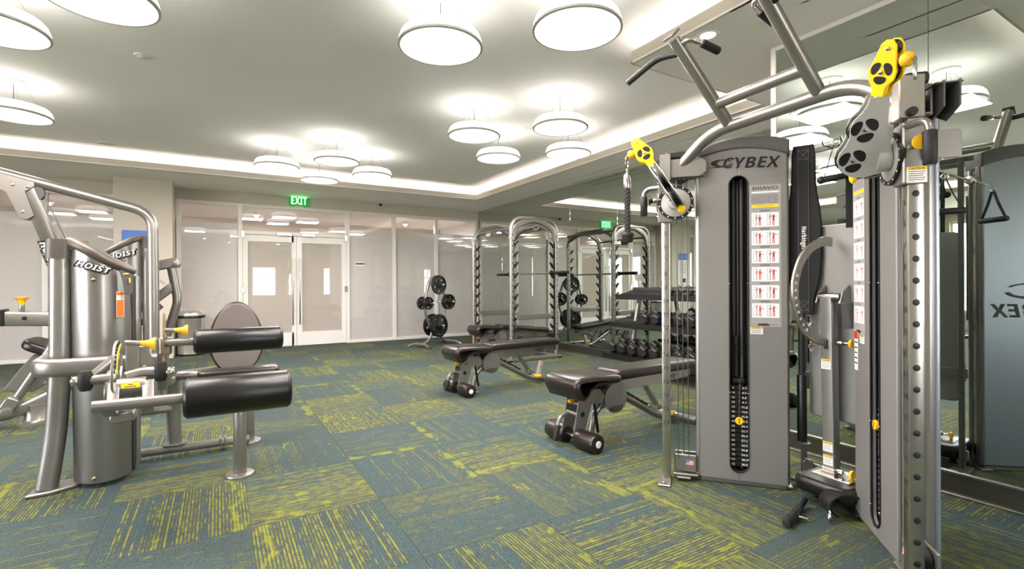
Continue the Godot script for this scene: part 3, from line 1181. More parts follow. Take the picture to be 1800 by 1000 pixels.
func tower(t: Node3D, sg: float) -> void:
	var W := 0.494
	cur = wing(sg)
	var q := -sg   # +1: the inner side lies at +x
	var X := func(v: float) -> float: return q * v            # v measured from the outer corner inwards
	var ytop := func(x: float) -> float: return 1.947 + 0.05 * (1.0 - pow((absf(x) - 0.247) / 0.247, 2.0)) + 0.012 * (1.0 - absf(x) / W)
	var c: float = X.call(0.227)
	var st := mb()
	var I := Transform3D()
	prism(st, half_panel(c, X.call(0.012), 0.028, ytop, c, 0.0505, 0.078, 1.838), I, -0.022, 0.0, 0.004)
	prism(st, half_panel(c, X.call(W - 0.008), 0.028, ytop, c, 0.0505, 0.078, 1.838), I, -0.022, 0.0, 0.004)
	var shroud := obj("shroud", st, M.panel, t)
	# the body behind it, closed at the back by a second panel
	st = mb()
	for x in [0.012, W - 0.02]:
		bar(st, [Vector3(X.call(x), 0.03, -0.035), Vector3(X.call(x), 1.95, -0.035)], 0.05, 0.036, Vector3.BACK, 0, 0.016)
	obj("edge_post", st, M.silver, t)
	st = mb()
	bar(st, [Vector3(X.call(0.020), 0.03, -0.108), Vector3(X.call(0.020), 1.95, -0.108)], 0.06, 0.05, Vector3.BACK, 0, 0.022)
	bar(st, [Vector3(X.call(W - 0.02), 0.03, -0.108), Vector3(X.call(W - 0.02), 1.95, -0.108)], 0.06, 0.05, Vector3.BACK, 0, 0.022)
	obj("rear_post", st, M.silver, t)
	st = mb()
	box(st, Vector3(X.call(0.012), 0.99, -0.075), Vector3(0.03, 1.9, 0.05), 0.004)
	box(st, Vector3(X.call(W - 0.02), 0.99, -0.075), Vector3(0.03, 1.9, 0.05), 0.004)
	for k in 3:
		box(st, Vector3(X.call(-0.004), 0.99, -0.06 - k * 0.014), Vector3(0.008, 1.88, 0.008), 0.002)
	obj("side_strip", st, M.brushed, t)
	st = mb()
	var back := PackedVector2Array([Vector2(X.call(0.0), 0.03), Vector2(X.call(W), 0.03)])
	for i in 9:
		var x: float = X.call(W * (1.0 - i / 8.0))
		back.append(Vector2(x, ytop.call(x)))
	prism(st, back, I, -0.15, -0.125, 0.008, 2)
	var bk := obj("back_panel", st, M.shroud_blue, t)
	st = mb()
	var bxf := pl(Vector3(X.call(W / 2), 1.02, -0.1505), Vector3.LEFT, Vector3.UP)
	letters(st, "CYBEX", bxf, 0.085, 0.0015, true, 1.15, 0.2)
	swoosh(st, pl(Vector3(X.call(W / 2), 1.145, -0.1505), Vector3.LEFT, Vector3.UP), 0.24, 0.10)
	obj("logo", st, M.ink, bk)
	# cap
	st = mb()
	var cap := PackedVector2Array()
	for i in 9:
		var x: float = X.call(-0.004 + (W + 0.01) * i / 8.0)
		cap.append(Vector2(x, ytop.call(x) - 0.006))
	for i in 9:
		var v := -0.004 + (W + 0.01) * (1.0 - i / 8.0)
		var x: float = X.call(v)
		cap.append(Vector2(x, ytop.call(x) + 0.055 + 0.03 * v / W - (0.02 if i == 8 else 0.0)))
	prism(st, cap, I, -0.155, 0.006, 0.012, 3)
	obj("top_cap", st, M.cap, t)
	# slot: frame ring, pit, rods, stack
	st = mb()
	var r0 := 0.0505
	var path := PackedVector3Array()
	for i in 13:
		var a := PI * i / 12
		path.append(Vector3(c + cos(a) * r0, 1.838 - r0 + sin(a) * r0, 0.001))
	for i in 13:
		var a := PI + PI * i / 12
		path.append(Vector3(c + cos(a) * r0, 0.078 + r0 + sin(a) * r0, 0.001))
	path.append(path[0])
	sweep(st, path, rrect(0.007, 0.011, 0.003, 2), Vector3.BACK, false)
	obj("slot_rim", st, M.black, t)
	st = mb()
	for k in [[1.84, 0.0], [1.2, 1.0], [1.2, -1.0], [0.55, 1.0], [0.55, -1.0], [0.16, 1.0], [0.16, -1.0]]:
		if k[1] != 0.0:
			ball(st, Vector3(c + k[1] * r0, k[0], 0.005), 0.005, 8)
	obj("slot_screw", st, M.steel, t)
	st = mb()
	box(st, Vector3(c, 0.958, -0.112), Vector3(0.13, 1.79, 0.006), 0.001)
	box(st, Vector3(c - 0.066, 0.958, -0.067), Vector3(0.004, 1.79, 0.085), 0.001)
	box(st, Vector3(c + 0.066, 0.958, -0.067), Vector3(0.004, 1.79, 0.085), 0.001)
	obj("slot_lining", st, M.pit, t)
	st = mb()
	for x in [-0.022, 0.022]:
		cyl(st, Vector3(c + x, 0.08, -0.07), Vector3(c + x, 1.83, -0.07), 0.010)
	obj("guide_rod", st, M.cap, t)
	st = mb()
	cyl(st, Vector3(c, 0.62, -0.05), Vector3(c, 1.82, -0.05), 0.003, 0.001, 8)
	obj("stack_cable", st, M.cable, t)
	var stack := Node3D.new()
	stack.name = "weight_stack"
	t.add_child(stack, true)
	for k in 17:
		var y := 0.575 - k * 0.0285
		st = mb()
		box(st, Vector3(c, y, -0.055), Vector3(0.116, 0.0255, 0.06), 0.003)
		obj("weight_plate", st, M.iron, stack)
	st = mb()
	for k in 17:
		var y := 0.575 - k * 0.0285
		letters(st, str((k + 1) * 5), pl(Vector3(c - 0.031, y, -0.0248), Vector3.RIGHT, Vector3.UP), 0.013, 0.0006, true)
		letters(st, "%.1f" % ((k + 1) * 2.27), pl(Vector3(c + 0.031, y, -0.0248), Vector3.RIGHT, Vector3.UP), 0.013, 0.0006, true)
	obj("plate_numbers", st, M.paper, stack)
	st = mb()
	box(st, Vector3(c, 0.615, -0.05), Vector3(0.08, 0.03, 0.05), 0.008)
	box(st, Vector3(c - 0.01, 0.74, -0.05), Vector3(0.022, 0.2, 0.03), 0.004)
	box(st, Vector3(c - 0.012, 0.86, -0.045), Vector3(0.03, 0.06, 0.035), 0.006)
	cyl(st, Vector3(c + 0.022, 0.79, -0.03), Vector3(c + 0.022, 0.79, -0.015), 0.012)
	obj("stack_lifter", st, M.black, stack)
	st = mb()
	var coil := []
	for i in 40:
		coil.append(Vector3(c + 0.006 + 0.004 * sin(i * 1.6) - 0.004 * i / 40.0, 0.64 - i * 0.006, -0.012 + 0.004 * cos(i * 1.6)))
	tube(st, coil, 0.0022, 0.0, 5)
	obj("pin_cord", st, M.cable, stack)
	var py := 0.385 if sg < 0 else 0.545
	st = mb()
	lathe(st, Vector3(c, py, -0.03), Vector3.BACK, [Vector2(0.008, 0), Vector2(0.008, 0.02), Vector2(0.021, 0.024), Vector2(0.023, 0.03), Vector2(0.021, 0.037), Vector2(0, 0.038)], 20)
	var pin := obj("weight_pin", st, M.amber, stack)
	st = mb()
	box(st, Vector3(c, py, 0.009), Vector3(0.004, 0.028, 0.002), 0.001)
	obj("pin_mark", st, M.ink, pin)
	# front print
	st = mb()
	letters(st, "CYBEX", pl(Vector3(X.call(0.296), 1.913, 0.0), Vector3(1, -0.05, 0), Vector3.UP), 0.064, 0.0018, true, 1.12, 0.22)
	swoosh(st, pl(Vector3(X.call(0.140), 1.920, 0.0), Vector3(1, -0.05, 0), Vector3.UP), 0.112, 0.046)
	if sg < 0:
		obj("logo", st, M.ink, shroud)
	var pc: float = X.call(0.370 if sg < 0 else 0.42)
	var pw := 0.0835 if sg < 0 else 0.075
	st = mb()
	print_face(st, Vector3(pc, 1.362, 0.0012), Vector3(pw, 0, 0), Vector3(0, 0.415, 0))
	var pm := mat(Color.WHITE, 0.45)
	if not M.has("placard"):
		pm.albedo_texture = placard_texture()
		M.placard = pm
	var plac := obj("exercise_placard", st, M.placard, t)
	st = mb()
	letters(st, "BRAVO", pl(Vector3(pc, 1.757, 0.0014), Vector3.RIGHT, Vector3.UP), 0.019, 0.0008, false, 1.75)
	letters(st, "CYBEX", pl(Vector3(pc - 0.01, 0.957, 0.0014), Vector3.RIGHT, Vector3.UP), 0.012, 0.0006, true, 1.3, 0.2)
	obj("lettering", st, M.ink, plac)
	caution(t, Vector3(X.call(0.322 if sg < 0 else 0.385), 0.923, 0.0002), Vector3(0.034 if sg < 0 else 0.028, 0, 0), Vector3(0, 0.021, 0))
	if sg > 0:
		caution(t, Vector3(X.call(0.462), 0.86, 0.0002), Vector3(0.022, 0, 0), Vector3(0, 0.10, 0), "warning_strip", M.red, false)
	# foot rail under the tower
	st = mb()
	box(st, Vector3(X.call(W / 2), 0.016, -0.075), Vector3(W - 0.03, 0.03, 0.12), 0.004)
	for x in [0.0, W - 0.01]:
		box(st, Vector3(X.call(x), 0.006, -0.10), Vector3(0.07, 0.012, 0.13), 0.004)
	obj("base_frame", st, M.silver, t)

func column(t: Node3D, sg: float) -> void:
	# the upright rail with its carriage, arm and pulley head
	cur = wing(sg)
	var P := Vector3(sg, 0, 0)
	var rc := P * 0.184 + Vector3(0, 0, 0.02)
	var st := mb()
	bar(st, [rc + Vector3(0, 0.008, 0), rc + Vector3(0, 1.95, 0)], 0.05, 0.05, Vector3.BACK, 0, 0.005)
	var rail := obj("guide_rail", st, M.brushed, t)
	st = mb()
	for k in 22:
		var y := 1.508 - (k - 0) * 0.0825
		if y > 0.06:
			cyl(st, rc + P * 0.020 + Vector3(0, y + 0.03, 0), rc + P * 0.0258 + Vector3(0, y + 0.03, 0), 0.0125, 0.001, 14)
	obj("adjustment_hole", st, M.pit, rail)
	st = mb()
	for k in 15:
		letters(st, str(k + 5), pl(rc + Vector3(0, 1.508 - k * 0.0825, 0.0252), Vector3.RIGHT, Vector3.UP), 0.024, 0.0006, false)
	obj("rail_numbers", st, M.ink, rail)
	st = mb()
	box(st, rc + Vector3(0, 0.006, 0.045) + P * 0.01, Vector3(0.075, 0.012, 0.19), 0.004)
	cyl(st, rc + Vector3(0, 0.012, 0.11) + P * 0.01, rc + Vector3(0, 0.02, 0.11) + P * 0.01, 0.011)
	obj("floor_plate", st, M.silver, t)
	st = mb()   # low pulley bracket between rail and tower
	box(st, P * 0.075 + Vector3(0, 0.10, -0.005), Vector3(0.13, 0.105, 0.012), 0.006)
	box(st, P * 0.075 + Vector3(0, 0.10, -0.08), Vector3(0.13, 0.105, 0.012), 0.006)
	box(st, P * 0.075 + Vector3(0, 0.035, -0.03), Vector3(0.15, 0.012, 0.10), 0.004)
	box(st, P * 0.085 + Vector3(0, 0.025, 0.02), Vector3(0.08, 0.008, 0.06), 0.003)
	var lb := obj("low_bracket", st, M.silver, t)
	st = mb()
	lathe(st, P * 0.075 + Vector3(0, 0.10, -0.068), Vector3.BACK, [Vector2(0, 0), Vector2(0.045, 0), Vector2(0.045, 0.008), Vector2(0.036, 0.02), Vector2(0.036, 0.03), Vector2(0.045, 0.042), Vector2(0.045, 0.05), Vector2(0, 0.05)], 24)
	obj("pulley", st, M.black, lb)
	st = mb()
	box(st, P * 0.05 + Vector3(0, 0.105, 0.0016), Vector3(0.042, 0.028, 0.0012), 0.0003)
	var fl := obj("flag_sticker", st, M.paper, lb)
	st = mb()
	for k in 4:
		box(st, P * 0.05 + Vector3(0, 0.117 - k * 0.0078, 0.0024), Vector3(0.042, 0.0036, 0.0008), 0.0001)
	obj("red_stripe", st, M.red, fl)
	st = mb()
	box(st, P * 0.05 + Vector3(-0.012, 0.112, 0.0028), Vector3(0.018, 0.0145, 0.0008), 0.0001)
	obj("blue_field", st, M.blue, fl)
	st = mb()
	for d in [[0.115, 0.035], [0.055, 0.0], [0.085, -0.02]]:
		cyl(st, P * d[0] + Vector3(0, 0.13, d[1]), P * (d[0] + 0.006) + Vector3(0, 1.86, d[1]), 0.0028, 0.0005, 8)
	obj("cable", st, M.cable, t)
	# top yoke
	st = mb()
	box(st, rc + Vector3(0, 1.905, 0.012), Vector3(0.064, 0.165, 0.085), 0.004)
	obj("rail_head", st, M.brushed, t)
	st = mb()
	for z in [0.052, -0.052]:
		prism(st, PackedVector2Array([Vector2(0.16 * sg, 1.955), Vector2(-0.02 * sg, 1.955), Vector2(-0.05 * sg, 1.93), Vector2(-0.05 * sg, 1.87), Vector2(-0.01 * sg, 1.845), Vector2(0.16 * sg, 1.845)]), Transform3D(), z - 0.004, z + 0.004, 0.001)
	box(st, P * 0.06 + Vector3(0, 1.852, 0), Vector3(0.2, 0.008, 0.10), 0.002)
	var yoke := obj("top_yoke", st, M.silver, t)
	for x in [0.02, 0.105]:
		st = mb()
		lathe(st, P * x + Vector3(0, 1.905, -0.025), Vector3.BACK, [Vector2(0, 0), Vector2(0.042, 0), Vector2(0.042, 0.01), Vector2(0.034, 0.02), Vector2(0.034, 0.03), Vector2(0.042, 0.04), Vector2(0.042, 0.05), Vector2(0, 0.05)], 24)
		obj("pulley", st, M.black, yoke)
	st = mb()
	prism(st, rrect(0.13, 0.05, 0.02), pl(P * 0.12 + Vector3(0, 1.985, 0.0), Vector3.RIGHT, Vector3.UP), -0.04, 0.04, 0.012, 2)
	obj("rubber_bumper", st, M.rubber, yoke)
	st = mb()   # dark flared cable guide plates behind the yoke
	for z in [-0.075, -0.125]:
		prism(st, PackedVector2Array([Vector2(0.20 * sg, 1.96), Vector2(0.02 * sg, 1.95), Vector2(0.02 * sg, 1.87), Vector2(0.10 * sg, 1.83), Vector2(0.20 * sg, 1.86)]), Transform3D(), z - 0.003, z + 0.003, 0.001)
	box(st, P * 0.11 + Vector3(0, 1.95, -0.09), Vector3(0.18, 0.006, 0.09), 0.002)
	obj("guide_plate", st, M.cap, yoke)
	st = mb()
	cyl(st, rc + P * 0.03 + Vector3(0, 1.845, 0.015), rc + P * 0.048 + Vector3(0, 1.845, 0.015), 0.017)
	obj("rubber_knob", st, M.rubber, yoke)
	# carriage
	st = mb()
	box(st, rc + Vector3(0, 1.69, 0.006), Vector3(0.085, 0.235, 0.082), 0.005)
	var car := obj("carriage", st, M.silver, t)
	caution(car, rc + P * 0.0426 + Vector3(0, 1.605, 0.004), Vector3(0, 0, -0.032 * sg), Vector3(0, 0.03, 0))
	st = mb()
	tube(st, [rc + P * 0.03 + Vector3(0, 1.79, 0.035), rc + P * 0.13 + Vector3(0, 1.79, 0.0), rc + P * 0.13 + Vector3(0, 1.62, 0.0)], 0.0135, 0.05, 14)
	obj("handle", st, M.silver, car)
	st = mb()
	lathe(st, rc + P * 0.13 + Vector3(0, 1.745, 0.0), Vector3.DOWN, [Vector2(0, 0), Vector2(0.019, 0), Vector2(0.022, 0.004), Vector2(0.022, 0.118), Vector2(0.017, 0.124), Vector2(0, 0.124)])
	obj("grip", st, M.rubber, car)
	st = mb()
	cyl(st, rc + P * 0.04 + Vector3(0, 1.715, 0.012), rc + P * 0.075 + Vector3(0, 1.715, 0.012), 0.016)
	var pk := obj("pull_pin", st, M.steel, car)
	st = mb()
	lathe(st, rc + P * 0.07 + Vector3(0, 1.715, 0.012), P, [Vector2(0.012, 0), Vector2(0.016, 0.016), Vector2(0.027, 0.02), Vector2(0.027, 0.028), Vector2(0, 0.03)])
	obj("knob", st, M.amber if sg > 0 else M.black, pk)
	st = mb()
	prism(st, rrect(0.12, 0.105, 0.012), pl(P * 0.235 + Vector3(0, 1.71, -0.05), Vector3.BACK, Vector3.UP), -0.004, 0.004, 0.002)
	obj("cable_plate", st, M.silver, car)
	# index disc on the front of the carriage
	var dc := P * 0.125 + Vector3(0, 1.69, 0.052)
	st = mb()
	lathe(st, dc, Vector3.BACK, [Vector2(0, 0), Vector2(0.098, 0), Vector2(0.102, 0.003), Vector2(0.102, 0.018), Vector2(0.098, 0.021), Vector2(0, 0.021)], 40)
	var disc := obj("index_disc", st, M.cast, t)
	st = mb()
	lathe(st, dc, Vector3.BACK, [Vector2(0.086, 0.0212), Vector2(0.086, 0.024), Vector2(0.1025, 0.024), Vector2(0.1035, 0.018), Vector2(0.1035, 0.004)], 40)
	obj("disc_rim", st, M.black, disc)
	st = mb()
	for k in 14:
		var a := TAU * k / 14 + 0.2
		cyl(st, dc + Vector3(cos(a), sin(a), 0) * 0.0945 + Vector3(0, 0, 0.0235), dc + Vector3(cos(a), sin(a), 0) * 0.0945 + Vector3(0, 0, 0.0248), 0.0042, 0.0004, 10)
	obj("index_hole", st, M.paper, disc)
	# arm: a deep housing between two plates, turned outwards and up
	var g := deg_to_rad(31)
	var R := Vector3(sin(g) * sg, cos(g), 0)
	var N := Vector3.BACK
	var keep := cur
	var arm_xf := Transform3D(Basis(N, R, N.cross(R)), P * 0.125 + Vector3(0, 1.69, 0))
	var outline := PackedVector2Array([Vector2(0.085, -0.04), Vector2(0.16, -0.062), Vector2(0.205, -0.055), Vector2(0.245, -0.03), Vector2(0.262, 0.012), Vector2(0.258, 0.045), Vector2(0.24, 0.075), Vector2(0.232, 0.105), Vector2(0.236, 0.14), Vector2(0.228, 0.172), Vector2(0.205, 0.198), Vector2(0.192, 0.225), Vector2(0.188, 0.252), Vector2(0.125, 0.252), Vector2(0.112, 0.15), Vector2(0.078, 0.04)])
	cur = keep * arm_xf
	var arm := mb()
	for z in [-0.021, 0.021]:
		prism(arm, outline, Transform3D(), z - 0.003, z + 0.003, 0.001)
	box(arm, Vector3(0.098, 0.06, 0), Vector3(0.02, 0.16, 0.04), 0.003)
	cyl(arm, Vector3(0.075, 0, 0), Vector3(0.12, 0, 0), 0.045)
	var ao := obj("arm", arm, M.cast, t)
	st = mb()
	for pc in [Vector2(0.186, 0.132), Vector2(0.208, 0.012)]:
		lathe(st, Vector3(pc.x, pc.y, -0.016), Vector3.BACK, [Vector2(0, 0), Vector2(0.052, 0), Vector2(0.054, 0.006), Vector2(0.044, 0.016), Vector2(0.054, 0.026), Vector2(0.052, 0.032), Vector2(0, 0.032)], 28)
	obj("arm_pulley", st, M.black, ao)
	for pc in [Vector2(0.186, 0.132), Vector2(0.208, 0.012)]:
		for zz in [-1.0, 1.0]:
			for k in 3:
				st = mb()
				var a := TAU * k / 3 + 0.3
				var cpt: Vector2 = pc + Vector2(cos(a), sin(a)) * 0.0315
				var win := PackedVector2Array()
				for i in 16:
					var e := TAU * i / 16
					win.append(cpt + Vector2(cos(e) * 0.0175 - sin(e) * sin(e) * 0.005, sin(e) * 0.0285).rotated(a))
				prism(st, win, Transform3D(), (0.0235 if zz > 0 else -0.0252), (0.0252 if zz > 0 else -0.0235))
				obj("pulley_window", st, M.pit, ao)
			st = mb()
			cyl(st, Vector3(pc.x, pc.y, 0.024 * zz), Vector3(pc.x, pc.y, 0.032 * zz), 0.008)
			obj("bolt", st, M.steel, ao)
	if sg > 0:
		caution(ao, Vector3(0.15, 0.075, 0.0243), Vector3(0, -0.028, 0), Vector3(-0.028, 0.0, 0))
	st = mb()
	cyl(st, Vector3(0.148, 0.178, 0), Vector3(0.148, 0.252, 0), 0.023)
	obj("swivel_sleeve", st, M.chrome, ao)
	st = mb()   # lock knob
	cyl(st, Vector3(0.105, -0.052, 0), Vector3(0.15, -0.06, 0.0), 0.017)
	cyl(st, Vector3(0.15, -0.06, 0), Vector3(0.176, -0.064, 0), 0.012)
	var lk := obj("lock_sleeve", st, M.steel, ao)
	st = mb()
	lathe(st, Vector3(0.176, -0.064, 0), Vector3(0.99, -0.15, 0), [Vector2(0.0, 0), Vector2(0.014, 0.0), Vector2(0.024, 0.008), Vector2(0.024, 0.018), Vector2(0.018, 0.022), Vector2(0, 0.022)])
	obj("knob", st, M.yellow, lk)
	# yellow swivel head
	cur = keep * arm_xf * Transform3D(Basis(Vector3.BACK, Vector3.UP, Vector3.LEFT), Vector3(0.148, 0.252, 0))   # x across the arm, y along it
	if sg > 0:
		cur = cur * Transform3D(Basis(Vector3.UP, deg_to_rad(-143)), Vector3.ZERO)
	st = mb()
	var hd := PackedVector2Array([Vector2(-0.022, 0.0), Vector2(0.022, 0.0), Vector2(0.026, 0.035), Vector2(0.05, 0.06), Vector2(0.054, 0.09), Vector2(0.048, 0.115), Vector2(0.04, 0.15), Vector2(0.034, 0.178), Vector2(0.018, 0.195), Vector2(-0.004, 0.194), Vector2(-0.02, 0.18), Vector2(-0.028, 0.15), Vector2(-0.04, 0.115), Vector2(-0.05, 0.085), Vector2(-0.043, 0.055), Vector2(-0.026, 0.03)])
	for z in [-0.019, 0.019]:
		prism(st, hd, Transform3D(), z - 0.004, z + 0.004, 0.002)
	cyl(st, Vector3(0, 0.0, 0), Vector3(0, 0.04, 0), 0.02)
	var head := obj("swivel_head", st, M.yellow, t)
	st = mb()
	lathe(st, Vector3(0, 0.085, -0.012), Vector3.BACK, [Vector2(0, 0), Vector2(0.047, 0), Vector2(0.049, 0.005), Vector2(0.04, 0.012), Vector2(0.049, 0.019), Vector2(0.047, 0.024), Vector2(0, 0.024)], 28)
	lathe(st, Vector3(0.008, 0.165, -0.012), Vector3.BACK, [Vector2(0, 0), Vector2(0.026, 0), Vector2(0.026, 0.005), Vector2(0.02, 0.012), Vector2(0.026, 0.019), Vector2(0.026, 0.024), Vector2(0, 0.024)], 20)
	obj("head_pulley", st, M.black, head)
	for zz in [-1.0, 1.0]:
		for k in 3:
			st = mb()
			var a := TAU * k / 3 + PI / 6
			var cpt := Vector2(0, 0.085) + Vector2(cos(a), sin(a)) * 0.0275
			var win := PackedVector2Array()
			for i in 14:
				var e := TAU * i / 14
				win.append(cpt + Vector2(cos(e) * 0.0145 - sin(e) * sin(e) * 0.004, sin(e) * 0.0235).rotated(a))
			prism(st, win, Transform3D(), (0.0225 if zz > 0 else -0.0242), (0.0242 if zz > 0 else -0.0225))
			obj("pulley_window", st, M.black, head)
	st = mb()
	for zz in [-1.0, 1.0]:
		cyl(st, Vector3(0, 0.085, 0.0225 * zz), Vector3(0, 0.085, 0.029 * zz), 0.008)
		cyl(st, Vector3(0.008, 0.165, 0.0225 * zz), Vector3(0.008, 0.165, 0.029 * zz), 0.007)
	obj("bolt", st, M.steel, head)
	st = mb()   # cable stop ball where the cable leaves
	var sx := 1.0
	lathe(st, Vector3(0.045 * sx, 0.125, 0), Vector3(sx, 0.15, 0), [Vector2(0.012, 0), Vector2(0.024, 0.01), Vector2(0.027, 0.022), Vector2(0.024, 0.034), Vector2(0.012, 0.040), Vector2(0, 0.040)])
	obj("cable_stop", st, M.amber, head)
	st = mb()
	var hk := Vector3(0.092 * sx, 0.132, 0)
	cyl(st, Vector3(0.08 * sx, 0.131, 0), hk, 0.005)
	var inv := cur.basis.inverse()
	var dn := (inv * Vector3.DOWN).normalized()
	var sd := (inv * Vector3(0.3, 0, 1)).normalized()
	var ov := []
	for i in 17:
		var e := TAU * i / 16
		ov.append(hk + dn * (0.034 - cos(e) * 0.038) + sd * sin(e) * 0.014)
	sweep(st, PackedVector3Array(ov), circ(0.0045, 8))
	obj("snap_hook", st, M.chrome, head)
	cur = keep

func make_trainer() -> void:
	var t := thing("functional_trainer", "large silver dual tower cable trainer with yellow pulley heads before the mirror", "cable machine", Vector3(2.4725, 0, -1.47), -deg_to_rad(94.0))
	for sg in [-1.0, 1.0]:
		tower(t, sg)
		column(t, sg)
	cur = Transform3D()
	# arched top tube between the yokes
	var st := mb()
	tube(st, [Vector3(-0.60, 1.90, 0.085), Vector3(-0.40, 2.077, 0.04), Vector3(0.40, 2.077, 0.04), Vector3(0.60, 1.90, 0.085)], 0.0335, 0.16, 18)
	obj("arch_tube", st, M.silver, t)
	for s in [-0.262, 0.237]:
		st = mb()
		tube(st, [Vector3(s, 2.07, 0.03), Vector3(s, 2.47, 0.455)], 0.0315, 0.0, 18)
		obj("upright", st, M.silver, t)
		st = mb()
		box(st, Vector3(s, 2.487, 0.472), Vector3(0.07, 0.012, 0.07), 0.004, Basis(Vector3.RIGHT, deg_to_rad(46)))
		obj("end_cap", st, M.cap, t)
	st = mb()
	tube(st, [Vector3(-0.262, 2.18, 0.147), Vector3(0.237, 2.18, 0.147)], 0.029, 0.0, 18)
	obj("cross_tube", st, M.silver, t)
	for k in 2:
		var s: float = [-0.262, 0.237][k]
		var o: float = [-1.0, 1.0][k]
		st = mb()   # angled outer grip, inner grip
		var root := Vector3(s, 2.41, 0.395)
		tube(st, [root, root + Vector3(o * 0.14, 0.02, 0.04), root + Vector3(o * 0.25, -0.10, 0.16)], 0.0165, 0.05, 12)
		var go := obj("outer_grip_bar", st, M.rubber, t)
		st = mb()
		tube(st, [root + Vector3(0, 0.03, 0.03), root + Vector3(-o * 0.07, 0.04, 0.02), root + Vector3(-o * 0.085, 0.02, -0.07)], 0.0145, 0.05, 12)
		obj("inner_grip_bar", st, M.chrome, t)
		st = mb()
		lathe(st, root + Vector3(-o * 0.084, 0.026, -0.05), Vector3(-o * 0.08, -0.2, -1), [Vector2(0, 0), Vector2(0.019, 0), Vector2(0.021, 0.004), Vector2(0.021, 0.11), Vector2(0.017, 0.115), Vector2(0, 0.115)])
		obj("grip_sleeve", st, M.rubber, t)
	# back shroud between the towers
	st = mb()
	prism(st, rrect(0.34, 1.10, 0.03), pl(Vector3(0.01, 0.98, -0.52), Vector3.RIGHT, Vector3.UP), -0.02, 0.02, 0.008, 2)
	obj("centre_shroud", st, M.panel, t)
	for y in [0.10, 0.62]:
		st = mb()
		box(st, Vector3(0, y, -0.555), Vector3(0.46, 0.06, 0.02), 0.004)
		for s in [-0.19, 0.19]:
			box(st, Vector3(s, y, -0.545), Vector3(0.05, 0.1, 0.01), 0.002)
		obj("back_brace", st, M.silver, t)
	# hinged seat post with its range arc
	st = mb()
	bar(st, [Vector3(0, 0.165, -0.445), Vector3(0, 1.12, -0.42)], 0.062, 0.062, Vector3.BACK, 0, 0.006)
	var post := obj("seat_post", st, M.silver, t)
	for y in [0.755, 0.30, 0.225]:
		caution(post, Vector3(0, y, -0.4125 + (y - 0.165) * 0.0262), Vector3(0.026, 0, 0), Vector3(0, 0.027, 0))
	st = mb()
	cyl(st, Vector3(-0.05, 1.125, -0.42), Vector3(0.06, 1.125, -0.42), 0.022)
	obj("hinge_pin", st, M.steel, post)
	for hx in [0.068, -0.058]:
		st = mb()
		prism(st, PackedVector2Array([Vector2(-0.06, 0), Vector2(0.06, 0), Vector2(0.03, 0.1), Vector2(-0.03, 0.06)]), pl(Vector3(hx, 1.09, -0.46), Vector3.FORWARD, Vector3.UP), -0.004, 0.004, 0.001)
		obj("hinge_plate", st, M.silver, post)
	st = mb()
	var arc := PackedVector3Array()
	for i in 25:
		var a := deg_to_rad(98.0 - 188.0 * i / 24)
		arc.append(Vector3(0.0, 1.155 + sin(a) * 0.275, -0.41 + cos(a) * 0.285))
	sweep(st, arc, rrect(0.014, 0.052, 0.004, 2), Vector3.UP)
	var ar := obj("range_arc", st, M.brushed, t)
	st = mb()
	for i in 9:
		var a := deg_to_rad(18.0 - 8.2 * i)
		var c := Vector3(0.0, 1.155 + sin(a) * 0.275, -0.41 + cos(a) * 0.285)
		cyl(st, c - Vector3(0.0085, 0, 0), c + Vector3(0.0085, 0, 0), 0.0085, 0.0005, 12)
	obj("index_hole", st, M.paper, ar)
	st = mb()
	box(st, Vector3(0, 0.88, -0.405), Vector3(0.03, 0.09, 0.02), 0.004)
	obj("arc_collar", st, M.black, post)
	for k in 2:
		var y: float = [0.875, 0.178][k]
		st = mb()
		cyl(st, Vector3(0.03, y, -0.43), Vector3(0.07, y, -0.43), 0.014)
		cyl(st, Vector3(0.07, y, -0.43), Vector3(0.105, y, -0.43), 0.009)
		var kn := obj("pull_pin", st, M.steel, post)
		st = mb()
		lathe(st, Vector3(0.10, y, -0.43), Vector3.RIGHT, [Vector2(0, 0), Vector2(0.012, 0), Vector2(0.023, 0.008), Vector2(0.023, 0.02), Vector2(0, 0.022)])
		obj("knob", st, M.amber, kn)
	st = mb()
	prism(st, rrect(0.32, 0.34, 0.07, 5), Transform3D(Basis(Vector3.RIGHT, Vector3.FORWARD, Vector3.UP), Vector3(0.04, 0.062, -0.425)), 0.0, 0.085, 0.03, 4)
	obj("seat_pad", st, M.vinyl_black, t)
	st = mb()
	box(st, Vector3(0.04, 0.151, -0.43), Vector3(0.20, 0.008, 0.15), 0.002)
	box(st, Vector3(0.0, 0.170, -0.444), Vector3(0.08, 0.03, 0.08), 0.006)
	obj("seat_plate", st, M.chrome, t)
	st = mb()
	for s in [-0.06, 0.12]:
		cyl(st, Vector3(s, 0.0, -0.42), Vector3(s, 0.066, -0.42), 0.02)
	obj("seat_foot", st, M.black, t)
	# bottle tube on the right tower
	st = mb()
	lathe(st, Vector3(0.13, 0.96, -0.40), Vector3(-0.12, 1, 0), [Vector2(0, 0), Vector2(0.034, 0), Vector2(0.037, 0.004), Vector2(0.037, 0.13), Vector2(0.040, 0.134), Vector2(0.036, 0.138), Vector2(0.033, 0.134), Vector2(0.033, 0.02), Vector2(0, 0.02)])
	obj("cup_holder", st, M.cap, t)

